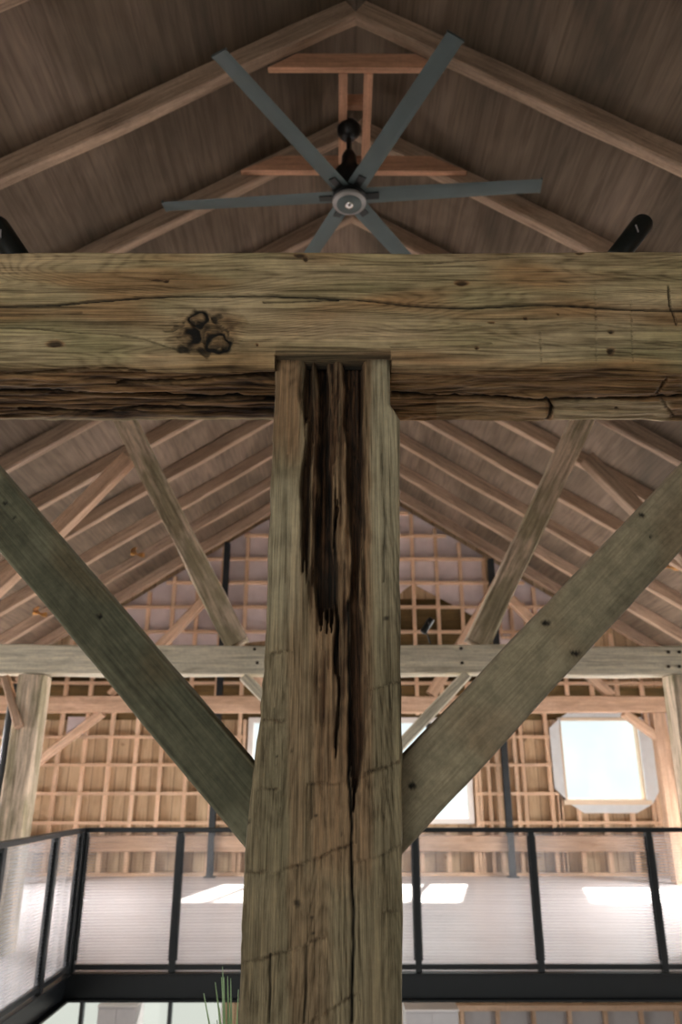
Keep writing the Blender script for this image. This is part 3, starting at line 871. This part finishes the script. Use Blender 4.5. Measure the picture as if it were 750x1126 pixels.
# collar ties and fan boards
y1 = RY[1]; y2 = RY[2]
zc1 = P(375, 80, y1 + .10).z; zc2 = P(375, 187, y2 - .12).z
def collar(y0, y1_, z, hb, ht, h, label):
    e = MB().prism([(X0 - hb, z), (X0 + hb, z), (X0 + ht, z + h), (X0 - ht, z + h)], y0, y1_)
    cxm = Matrix.Translation((X0, (y0 + y1_) / 2, z))
    o = e.build('collar_tie', M['collar'], m=cxm, bevel=.005); tag(o, label, 'collar tie'); return o
collar(y1 + .055, y1 + .105, zc1, .68, .46, .15, 'orange brown collar tie high in the roof, upper one behind the fan blades')
collar(y2 - .115, y2 - .055, zc2, 1.0, .68, .17, 'orange brown collar tie, lower one just above the fan hub')
for sgn, lab in ((-1, 'left'), (1, 'right')):
    xx = X0 + sgn * .098
    timber('fan_board', (xx, y1 + .11, zc1 + .02), (xx, y2 - .12, zc2 + .02), .07, .045, M['collar'], seed=sgn, wob=.001, ch=.003)
    bpy.data.objects  # keep
    o = COL.objects[-1]; tag(o, '%s one of two narrow orange boards carrying the ceiling fan between the collar ties' % lab, 'board', 'boards carrying the fan')
T('blocking_board', (X0 - .068, 4.62, zc1 + .10), (X0 + .068, 4.62, zc1 + .10), .05, .13, M['collar'], 4, ch=.003, label='short brown block between the two boards above the fan mount', cat='board')

# ------------------------------------------------------------------ ceiling fan
fy = 4.76; hub = P(384, 221, fy); fx = X0 - .005 if abs(hub.x - X0) < .1 else hub.x
fx = hub.x; zb_ = zc1 + .0
fan = empty('ceiling_fan', (fx, fy, hub.z), 'six bladed grey ceiling fan on a black stem, hanging under the ridge', 'ceiling fan')
MB().lathe([(.02, .07), (.08, .065), (.10, .03), (.095, -.01), (.06, -.06), (.035, -.08)][::-1], (fx, fy, zb_ - .07)).build('mount_canopy', M['fanblack'], fan, smooth=True)
MB().tube((fx, fy, hub.z + .22), (fx, fy, zb_ - .1), .022).build('downrod', M['fanblack'], fan, smooth=True)
MB().lathe([(.10, -.28), (.12, -.20), (.12, -.12), (.065, -.05), (.06, .05), (.04, .10)], (fx, fy, hub.z + .40)).build('rod_collar', M['fanblack'], fan, smooth=True)
MB().lathe([(.09, 0), (.135, .02), (.14, .09), (.09, .12), (.05, .15)], (fx, fy, hub.z + .0)).build('motor_housing', M['fanblack'], fan, smooth=True)
MB().lathe([(.118, 0), (.134, .012), (.134, .03), (.118, .035)], (fx, fy, hub.z - .035)).build('hub_cap', M['fanring'], fan, smooth=True)
MB().lathe([(.085, 0), (.10, .006), (.10, .012), (.085, .014)], (fx, fy, hub.z - .045)).build('hub_ring', M['fan'], fan, smooth=True)
MB().lathe([(.008, 0), (.032, .010), (.040, .024), (.040, .03)], (fx, fy, hub.z - .066)).build('hub_button', M['chrome'], fan, smooth=True)
for k in range(6):
    ang = math.radians(-4.5 - 60 * k)
    rot = Matrix.Translation((fx, fy, hub.z + .045)) @ Matrix.Rotation(ang, 4, 'Z') @ Matrix.Rotation(math.radians(-9), 4, 'X')
    prof = []; nseg = 14; verts = []; faces = []
    for i in range(nseg + 1):
        t = i / nseg; r = .10 + (1.50 - .10) * t; ch = .150 - .025 * t
        th = .016 - .008 * t
        sec = [(-ch/2, 0), (-ch/4, th*.7), (0, th), (ch/4, th*.8), (ch/2, .002), (ch/4, -th*.15), (0, -th*.2), (-ch/4, -th*.2)]
        for a, b in sec: verts.append((r, a, b))
    for i in range(nseg):
        for j in range(8):
            jj = (j + 1) % 8; faces.append((i*8+j, i*8+jj, (i+1)*8+jj, (i+1)*8+j))
    faces.append(tuple(range(7, -1, -1))); faces.append(tuple(nseg*8+j for j in range(8)))
    b = mesh_obj('blade', verts, faces, M['fan'], rot, fan)
    mbk = [(.06, -.03, -.012), (.06, .03, -.012), (.24, .03, -.012), (.24, -.03, -.012)]
    vv = mbk + [(a, b_, c + .008) for a, b_, c in mbk]
    mesh_obj('blade_bracket', vv, [(3, 2, 1, 0), (4, 5, 6, 7), (0, 1, 5, 4), (1, 2, 6, 5), (2, 3, 7, 6), (3, 0, 4, 7)], M['fanblack'], rot, b)
    mesh_obj('blade_tip', [(1.50, -.064, -.004), (1.515, -.064, -.004), (1.515, .064, -.004), (1.50, .064, -.004), (1.50, -.064, .014), (1.515, -.064, .014), (1.515, .064, .014), (1.50, .064, .014)],
             [(3, 2, 1, 0), (4, 5, 6, 7), (0, 1, 5, 4), (1, 2, 6, 5), (2, 3, 7, 6), (3, 0, 4, 7)], M['fan'], rot, b)

# ------------------------------------------------------------------ spotlights
def spotlight(base_pt, p0, p1, r, label, mat=None, group=None):
    mat = mat or M['lampblack']
    base_pt = Vector(base_pt); p0 = Vector(p0); p1 = Vector(p1); ax = (p1 - p0); L = ax.length
    e = empty('spotlight', base_pt, label, 'spotlight', group)
    MB().lathe([(r * .9, 0), (r * .9, r * .25), (r * .3, r * .35)], base_pt).build('lamp_base', mat, e, smooth=True)
    mid = p0 + ax * .3
    MB().tube(base_pt + Vector((0, 0, r * .3)), mid, r * .22, n=10).build('lamp_stem', mat, e, smooth=True)
    MB().lathe([(r * .75, 0), (r * .93, r * .1), (r, r * .3), (r, L - r * .5), (r * .9, L - r * .15), (r * .6, L)], p0, ax).build('lamp_housing', mat, e, smooth=True)
    d = ax.normalized(); sd = d.cross(Vector((0, 1, 0))).normalized()
    f = (p0 + ax * .62) + Vector((0, -1, 0)) * r * 1.02
    MB().bar(f - Vector((0, 0, r * .45)) , f + Vector((-r * .12, 0, r * .35)), r * .12, r * .12).build('lamp_lever', M['wire'], e)
    return e
YS = 1.62
for u1, v1, u0, v0, ub, lab in ((709, 243, 676, 286, 684, 'right'), (-6, 246, 30, 300, 24, 'left')):
    p1 = P(u1, v1, YS); p0 = P(u0, v0, YS); p1 = p1 + (p1 - p0).normalized() * .0
    b = Vector((P(ub, 288, YS).x, YS + .02, bz1 + .002))
    spotlight(b, p0, p1, .0285 if u1 > 0 else .033, 'black cylinder spotlight on top of the foreground beam at its %s end' % lab, group='spotlights on the foreground beam')
# spotlight on the tie beam, further back
YT = 7.52
tz1 = P(375, 709.5, YT - .13).z; tz0 = P(375, 741, YT - .13).z
spotlight((P(474, 700, YT).x, YT, tz1), P(465, 696, YT) , P(475, 680, YT), .034, 'small black spotlight standing on the pale tie beam behind the post')

# brass fittings on the roof
def roof_hit(u, v):
    d = ray(u, v); s = 1 if u > 383 else -1
    # z = ZD - RS*s*(x-X0)
    t = (ZD + RS * s * X0) / (d.z + RS * s * d.x); return d * t, s
for u, v, lab in ((147, 604, 'small brass roof fitting on the left slope, upper of the two'), (40, 669, 'small brass roof fitting on the left slope, just above the tie beam'), (737, 617, 'small brass roof fitting on the right slope beside the grey brace')):
    p, s = roof_hit(u, v)
    e = empty('roof_fitting', p, lab, 'fitting', 'brass fittings on the roof')
    dn = Vector((-s * RS, 0, -1)).normalized()
    MB().lathe([(.05, 0), (.05, .012), (.03, .02)], p, dn, 16).build('mount_plate', M['brass'], e, smooth=True)
    q = p + dn * .10
    MB().path([p + dn * .01, q, q + Vector((-s * .0, -.03, .0)) + Vector((.06, 0, -.02))], .012, 8).build('fitting_arm', M['brass'], e)
    MB().lathe([(.018, 0), (.035, .04), (.04, .08)], q + Vector((.05, -.03, -.02)), Vector((1, -.2, -.1)), 16).build('fitting_cup', M['brass'], e, smooth=True)
    MB().lathe([(.018, 0), (.03, .04), (.032, .07)], q + Vector((-.02, 0, 0)), Vector((-1, -.2, .2)), 16).build('fitting_cup', M['brass'], e, smooth=True)

# ------------------------------------------------------------------ bents (tie, canted posts, struts)
def pegs(parent, pts, y):
    for (u, v) in pts:
        p = P(u, v, y); MB().tube(p + Vector((0, .03, 0)), p + Vector((0, -.012, 0)), .016, n=10).build('peg', M['hole'], parent)
tie = T('tie_beam', (XL + .1, YT, (tz0 + tz1) / 2), (XR - .1, YT, (tz0 + tz1) / 2), .26, tz1 - tz0, M['tie'], 11, wob=.012, label='pale hewn tie beam crossing the barn just above the far railing', cat='beam')
pegs(tie, [(280, 714), (283, 729), (507, 713), (508, 729), (735, 717), (735, 733), (747, 717), (747, 733)], YT - .13)
YT2 = 12.35
g1 = P(375, 765, YT2 - .11).z; g0 = P(375, 783, YT2 - .11).z
T('tie_beam', (XL + .1, YT2, (g0 + g1) / 2), (XR - .1, YT2, (g0 + g1) / 2), .22, g1 - g0, M['pink'], 12, wob=.01, label='pinkish tie beam in front of the far gable wall', cat='beam')

def bent_half(Y, s, mats, names, near):
    # canted post
    if near:
        if s < 0: a, b = P(263, 711, Y), P(137, 462, Y)
        else: a, b = P(522, 711, Y), P(640, 462, Y)
        w, h = .26, .24
    else:
        kx = 1.0
        a, b = (P(297, 766, Y), P(214, 625, Y)) if s < 0 else (P(473, 766, Y), P(557, 625, Y)); w, h = .2, .2
    d = (b - a).normalized()
    top = b
    # run up to rafter underside
    t = (under_z(b.x) - .02 - b.z)
    while b.z < under_z(b.x) - .12: b = b + d * .02
    a2 = Vector((a.x, a.y, (tz1 if near else g1) + .0)); 
    T('canted_post', a2 + d * .03, b, w * .9, h, mats[0], 20 + s, wob=.016 if near else .008, up=(0, 1, 0), label=names[0], cat='post')
    if near:
        if s < 0: c, e = P(146, 500, Y), P(0, 645, Y)
        else: c, e = P(640, 500, Y), P(745, 604, Y)
    else:
        c, e = (P(230, 654, Y), P(178, 708, Y)) if s < 0 else (P(558, 656, Y), P(612, 708, Y))
    d2 = (e - c).normalized()
    while e.z > (tz1 if near else g1) + .02: e = e + d2 * .02
    T('timber_strut', c + d2 * .06, e, .15, .15, mats[1], 30 + s, wob=.01, up=(0, 1, 0), label=names[1], cat='strut')
bent_half(YT, -1, (M['cant'], M['pink']), ('patchy brown canted post leaning left from the pale tie beam', 'pinkish strut running down left from the left canted post'), True)
bent_half(YT, 1, (M['cant'], M['rafter']), ('patchy brown canted post leaning right from the pale tie beam', 'grey strut running down right from the right canted post'), True)
bent_half(YT2, -1, (M['pink'], M['pink']), ('far canted post leaning left in front of the gable wall', 'thin far strut in front of the gable lattice, left side'), False)
bent_half(YT2, 1, (M['pink'], M['pink']), ('far canted post leaning right in front of the gable wall', 'thin far strut in front of the gable lattice, right side'), False)

# posts and braces below the ties
pxl = P(24, 850, YT).x
T('wall_post', (pxl, YT, FZ), (pxl, YT, tz0 - .005), .24, .25, M['cant'], 41, wob=.012, up=(0, 1, 0), label='hewn post under the pale tie beam at the left edge', cat='post')
xr = 2 * X0 - pxl + .1
T('wall_post', (xr, YT, FZ), (xr, YT, tz0 - .005), .24, .25, M['cant'], 42, wob=.012, up=(0, 1, 0), label='hewn post under the pale tie beam beyond the right edge', cat='post')
T('centre_post', (X0, YT, FZ), (X0, YT, tz0 - .005), .24, .24, M['tie'], 43, wob=.012, up=(0, 1, 0), label='pale post directly behind the foreground post, under the tie beam', cat='post')
a = P(513, 742, YT - .04); b = P(403, 860, YT - .04)
T('knee_brace', (b.x - .0, b.y, b.z), a, .1, .17, M['tie'], 44, up=(0, 1, 0), label='grey green knee brace under the tie beam, right of the foreground post', cat='brace')
a = P(268, 745, YT); b = P(366, 846, YT)
T('knee_brace', b, a, .1, .2, M['tie'], 45, up=(0, 1, 0), label='pale knee brace under the tie beam, left of the foreground post', cat='brace')
a = P(6, 745, YT - .05); b = P(21, 800, YT - .16)
T('knee_brace', b, P(-12, 690, YT - .1) * .0 + a, .07, .09, M['pink'], 46, up=(0, 1, 0), label='slender brace at the head of the left edge post', cat='brace')
a = P(113, 784, YT2); b = P(36, 842, YT2)
T('knee_brace', b, a, .12, .17, M['pink'], 47, up=(0, 1, 0), label='pinkish knee brace under the far tie beam, left side', cat='brace')
a = P(686, 784, YT2); b = P(762, 840, YT2)
T('knee_brace', b, a, .12, .17, M['pink'], 48, up=(0, 1, 0), label='pinkish knee brace under the far tie beam, right of the square window', cat='brace')
for s, lab in ((-1, 'left'), (1, 'right')):
    xx = P(30, 850, YT2).x if s < 0 else 2 * X0 - P(30, 850, YT2).x
    T('wall_post', (xx, YT2, FZ), (xx, YT2, g0 - .005), .2, .2, M['pink'], 50 + s, up=(0, 1, 0), label='far post under the %s end of the pinkish tie beam' % lab, cat='post')
# stub timber and red cable by the left post
a = P(-10, 885, 8.0); b = P(18, 885, 8.0)
T('timber_stub', (a.x - .5, 8.0, a.z), b, .15, .15, M['pink'], 60, label='sawn pinkish timber end poking in at the left edge, above the railing', cat='timber')
pts = [P(22, 748, 7.9), P(19, 790, 7.9), P(15, 830, 7.9), P(12, 860, 7.9), P(9, 885, 7.88), P(6, 930, 7.9)]
pts = [p for p in pts] + [Vector((pts[-1].x, pts[-1].y, FZ + .01))]
o = MB().path(pts, .012, 8).build('cable', M['pinkred'], m=Matrix.Translation(pts[-1])); tag(o, 'red cable hanging beside the hewn post at the left edge', 'cable')
pp = P(10, 800, 8.1)
o = MB().tube((pp.x, 8.1, FZ), (pp.x, 8.1, 1.0), .05, n=14).build('pipe', M['fanblack'], m=Matrix.Translation((pp.x, 8.1, FZ))); tag(o, 'black vertical pipe behind the hewn post at the left edge', 'pipe')

# ------------------------------------------------------------------ steel girders round the opening
def channel_x(name, x0, x1, yf, z1, z0, label):
    e = MB(); e.box(x0, x1, yf + .05, yf + .062, z0, z1); e.box(x0, x1, yf, yf + .05, z1 - .014, z1); e.box(x0, x1, yf, yf + .05, z0, z0 + .018)
    o = e.build(name, M['steel'], m=Matrix.Translation(((x0 + x1) / 2, yf, z0)), bevel=.003); tag(o, label, 'girder'); return o
GY = 6.78
channel_x('steel_girder', -2.16, 4.69, GY, FZ - .003, -1.60, 'black steel edge girder under the far railing')
e = MB(); e.box(-2.162, -2.15, 3.02, GY + .05, -1.60, FZ - .003); e.box(-2.15, -2.10, 3.02, GY - .002, FZ - .017, FZ - .003); e.box(-2.15, -2.10, 3.02, GY - .002, -1.60, -1.582)
o = e.build('steel_girder', M['steel'], m=Matrix.Translation((-2.15, 5, -1.6)), bevel=.003); tag(o, 'black steel edge girder under the left hand railing', 'girder')
# stiffener at the corner
# ------------------------------------------------------------------ railings
RT = P(375, 910, 6.82).z
def railing(name, pts, label, pw=.05):
    """pts: list of post positions along a straight line"""
    A = Vector((pts[0][0], pts[0][1], FZ)); B = Vector((pts[-1][0], pts[-1][1], FZ))
    d = (B - A).normalized(); nrm = Vector((-d.y, d.x, 0))
    e = empty(name, A, label, 'railing', 'railings round the floor opening')
    up = Vector((0, 0, 1))
    MB().bar(A + up * (RT - FZ - .018) - d * .03, B + up * (RT - FZ - .018) + d * .03, .06, .036).build('top_rail', M['steel'], e, bevel=.003)
    MB().bar(A + up * .035, B + up * .035, .04, .036).build('bottom_rail', M['steel'], e, bevel=.003)
    for (x, y) in pts:
        p = Vector((x, y, FZ))
        po = MB().bar(p, p + up * (RT - FZ - .037), pw, .055, up=nrm).build('post', M['steel'], e, bevel=.003)
        for sg in (-1, 1):
            vs = []; fs = []; z = .08; k_ = 0
            while z < RT - FZ - .06:
                o_ = .040 if k_ % 2 else .030
                for n_, f_ in ((-.012, .024), (-.012, o_), (.012, o_), (.012, .024)): vs.append(p + up * z + d * sg * f_ + nrm * n_)
                if k_: 
                    b_ = (k_ - 1) * 4
                    for q_ in range(4): fs.append((b_ + q_, b_ + (q_ + 1) % 4, b_ + 4 + (q_ + 1) % 4, b_ + 4 + q_))
                z += .011 if k_ % 2 == 0 else .011; k_ += 1
            fs += [(0, 1, 2, 3), tuple(len(vs) - 4 + q_ for q_ in (3, 2, 1, 0))]
            m_ = MB(); m_.add(vs, fs); m_.build('mesh_edge', M['steel'], po)
    for (p, q) in zip(pts[:-1], pts[1:]):
        p = Vector((p[0], p[1], FZ)) + d * .03; q = Vector((q[0], q[1], FZ)) - d * .03
        m_ = MB(); za, zb = .05, RT - FZ - .045; nn_ = int((zb - za) / .0055); vs = []; fs = []
        for i in range(nn_ + 1):
            o_ = .0045 * math.sin(i * math.pi / 2); zz = za + (zb - za) * i / nn_
            vs += [p + up * zz + nrm * o_, q + up * zz + nrm * o_]
            if i: fs.append((2 * i - 2, 2 * i - 1, 2 * i + 1, 2 * i))
        m_.add(vs, fs)
        pn = m_.build('ribbed_panel', M['ribbed'], e, smooth=False)
        pn.data.polygons.foreach_set('use_smooth', [True] * len(pn.data.polygons))
        so_ = pn.modifiers.new('thick', 'SOLIDIFY'); so_.thickness = .0012
    return e
px_ = [-2.115, -1.318, -.338, .642, 1.615, 2.60, 3.585, 4.57]
railing('railing', [(x, 6.82) for x in px_], 'black steel railing with clear ribbed panels along the far side of the opening')
railing('railing', [(-2.135, y) for y in (3.2, 4.2, 5.2, 6.17, 6.76)], 'black steel railing with clear ribbed panels running towards the camera at left')

# ------------------------------------------------------------------ plant, lower floor things
pl = Vector((P(262, 1100, 2.62).x, 2.62, FZ))
plant = empty('potted_grass', pl, 'leafy green plant rising just left of the foreground post at the bottom', 'plant')
MB().lathe([(.11, 0), (.15, .26), (.165, .27), (.165, .31), (.145, .31), (.14, .28)], pl).build('pot', M['pot'], plant, smooth=True)
MB().lathe([(.13, 0), (.14, .015)], pl + Vector((0, 0, .265))).build('soil', M['soil'], plant)
mb = MB(); rnd = random.Random(5)
for i in range(46):
    a = rnd.uniform(0, 2 * math.pi); lean = rnd.uniform(.01, .09); H = rnd.uniform(.36, .60); w = rnd.uniform(.006, .013)
    dr = Vector((math.cos(a), math.sin(a), 0)); sd = Vector((-dr.y, dr.x, 0)); b = pl + Vector((0, 0, .28)) + dr * rnd.uniform(0, .05)
    n = 7; vs = []
    tipx = 1.0
    for j in range(n + 1):
        t = j / n; c = b + dr * lean * t * t * 1.3 + Vector((0, 0, H * (t - .12 * lean * t * t)))
        ww = w * (1 - t ** 2) + .0008
        vs += [c - sd * ww, c + dr * .002, c + sd * ww]
    fs = []
    for j in range(n): 
        for q in (0, 1): fs.append((j*3+q, j*3+q+1, j*3+q+4, j*3+q+3))
    mb.add(vs, fs)
lv = mb.build('foliage', M['leaf'], plant, smooth=False)
sol = lv.modifiers.new('thick', 'SOLIDIFY'); sol.thickness = .0012
tag(lv, kind='stuff')

def cabinet(u0, u1, v, Y, d, label, mat, nm):
    x0, x1 = P(u0, v, Y).x, P(u1, v, Y).x; z1 = P(375, v, Y).z
    e = empty(nm, ((x0 + x1) / 2, Y, LZ), label, 'cabinet')
    MB().box(x0, x1, Y, Y + d, LZ + .06, z1).build('body', mat, e, bevel=.01)
    MB().box(x0 + .02, x1 - .02, Y + .03, Y + d - .02, LZ, LZ + .06).build('plinth', M['steelgrey'], e)
    MB().box(x0 - .01, x1 + .01, Y - .012, Y + d, z1, z1 + .02).build('top', M['white'], e, bevel=.004)
    xm = (x0 + x1) / 2
    for a, b in ((x0 + .01, xm - .003), (xm + .003, x1 - .01)):
        dd = MB().box(a, b, Y - .018, Y - .001, LZ + .08, z1 - .02).build('door', mat, e, bevel=.003)
    return e
cabinet(108, 150, 1107, 12.4, .5, 'pale grey cabinet on the lower floor before the left windows', M['greybox'], 'cabinet')
cabinet(446, 504, 1112, 12.0, .6, 'whitish cabinet on the lower floor just right of the post', M['greybox'], 'cabinet')

# ------------------------------------------------------------------ light
w = bpy.data.worlds.new('sky'); SC.world = w; w.use_nodes = True
nt = w.node_tree; nt.nodes.clear()
out = nt.nodes.new('ShaderNodeOutputWorld'); bg = nt.nodes.new('ShaderNodeBackground')
tc = nt.nodes.new('ShaderNodeTexCoord')
nf = nt.nodes.new('ShaderNodeTexNoise'); nf.inputs['Scale'].default_value = 9; nf.inputs['Detail'].default_value = 3
nt.links.new(tc.outputs['Generated'], nf.inputs['Vector'])
r = ramp(nt, [(.35, (.82, .87, .88, 1)), (.6, (.96, 1.0, .98, 1))]); nt.links.new(nf.outputs['Fac'], r.inputs[0])
sp_ = nt.nodes.new('ShaderNodeSeparateXYZ'); nt.links.new(tc.outputs['Generated'], sp_.inputs[0])
gz = ramp(nt, [(.40, (0, 0, 0, 1)), (.47, (1, 1, 1, 1))]); nt.links.new(mathn(nt, 'MULTIPLY_ADD', sp_.outputs[2], .5, .5), gz.inputs[0])
nt.links.new(mix(nt, gz.outputs[0], (.62, .62, .56, 1), r.outputs[0]), bg.inputs[0]); bg.inputs['Strength'].default_value = 1.25
nt.links.new(bg.outputs[0], out.inputs[0])

def sun(d, strength, ang, col):
    L = bpy.data.lights.new('sun', 'SUN'); L.energy = strength; L.angle = math.radians(ang); L.color = col
    o = bpy.data.objects.new('sun', L); COL.objects.link(o)
    o.rotation_euler = Vector(d).to_track_quat('-Z', 'Y').to_euler()
sun((-.22, -1, -.80), 18.0, 2.0, (1, .95, .88))
def area(name, loc, d, sx, sy, power, col=(1, 1, 1)):
    L = bpy.data.lights.new(name, 'AREA'); L.shape = 'RECTANGLE'; L.size = sx; L.size_y = sy; L.energy = power; L.color = col; L.spread = math.radians(130)
    o = bpy.data.objects.new(name, L); COL.objects.link(o); o.location = loc
    o.rotation_euler = Vector(d).to_track_quat('-Z', 'Y').to_euler()
# added lamps outside the unseen side openings, both storeys, brightening the interior
for s in (-1, 1):
    xo = X0 + s * (HW + .25)
    area('side_fill_lamp', (xo, 6.3, -2.9), (-s, 0, -.35), 5.2, 2.0, 220, (1, 1, 1))
    area('side_fill_lamp', (xo, 5.5, -.1), (-s, 0, -.55), 1.8, 2.0, 60, (1, 1, 1))
    area('side_fill_lamp', (xo, 10.4, -.1), (-s, -.35, -.8), 2.2, 1.8, 560, (1, .99, .98))

area('near_fill_lamp', (X0 - 4.0, -3.3, .1), (.6, 1, .06), 4.0, 2.0, 62, (1, .99, .96))  # added lamp behind the camera, brightens the fronts of the foreground timbers

# ------------------------------------------------------------------ camera
cam = bpy.data.cameras.new('camera'); co = bpy.data.objects.new('camera', cam); COL.objects.link(co)
cam.sensor_fit = 'VERTICAL'; cam.sensor_height = 36; cam.lens = F / 1126 * 36
cam.clip_start = .05; cam.clip_end = 200
co.location = (0, 0, 0)
co.rotation_euler = (math.pi / 2 + TH, 0, -YAW)
cam.dof.use_dof = True; cam.dof.focus_distance = 1.62; cam.dof.aperture_fstop = 4.5
SC.camera = co
SC.view_settings.view_transform = 'Standard'; SC.view_settings.look = 'None'
SC.view_settings.gamma = 1; SC.view_settings.use_curve_mapping = False; SC.view_settings.exposure = 0
SC.cycles.use_denoising = True
SC.cycles.max_bounces = 10; SC.cycles.diffuse_bounces = 6; SC.cycles.transparent_max_bounces = 12
SC.cycles.sample_clamp_indirect = 6
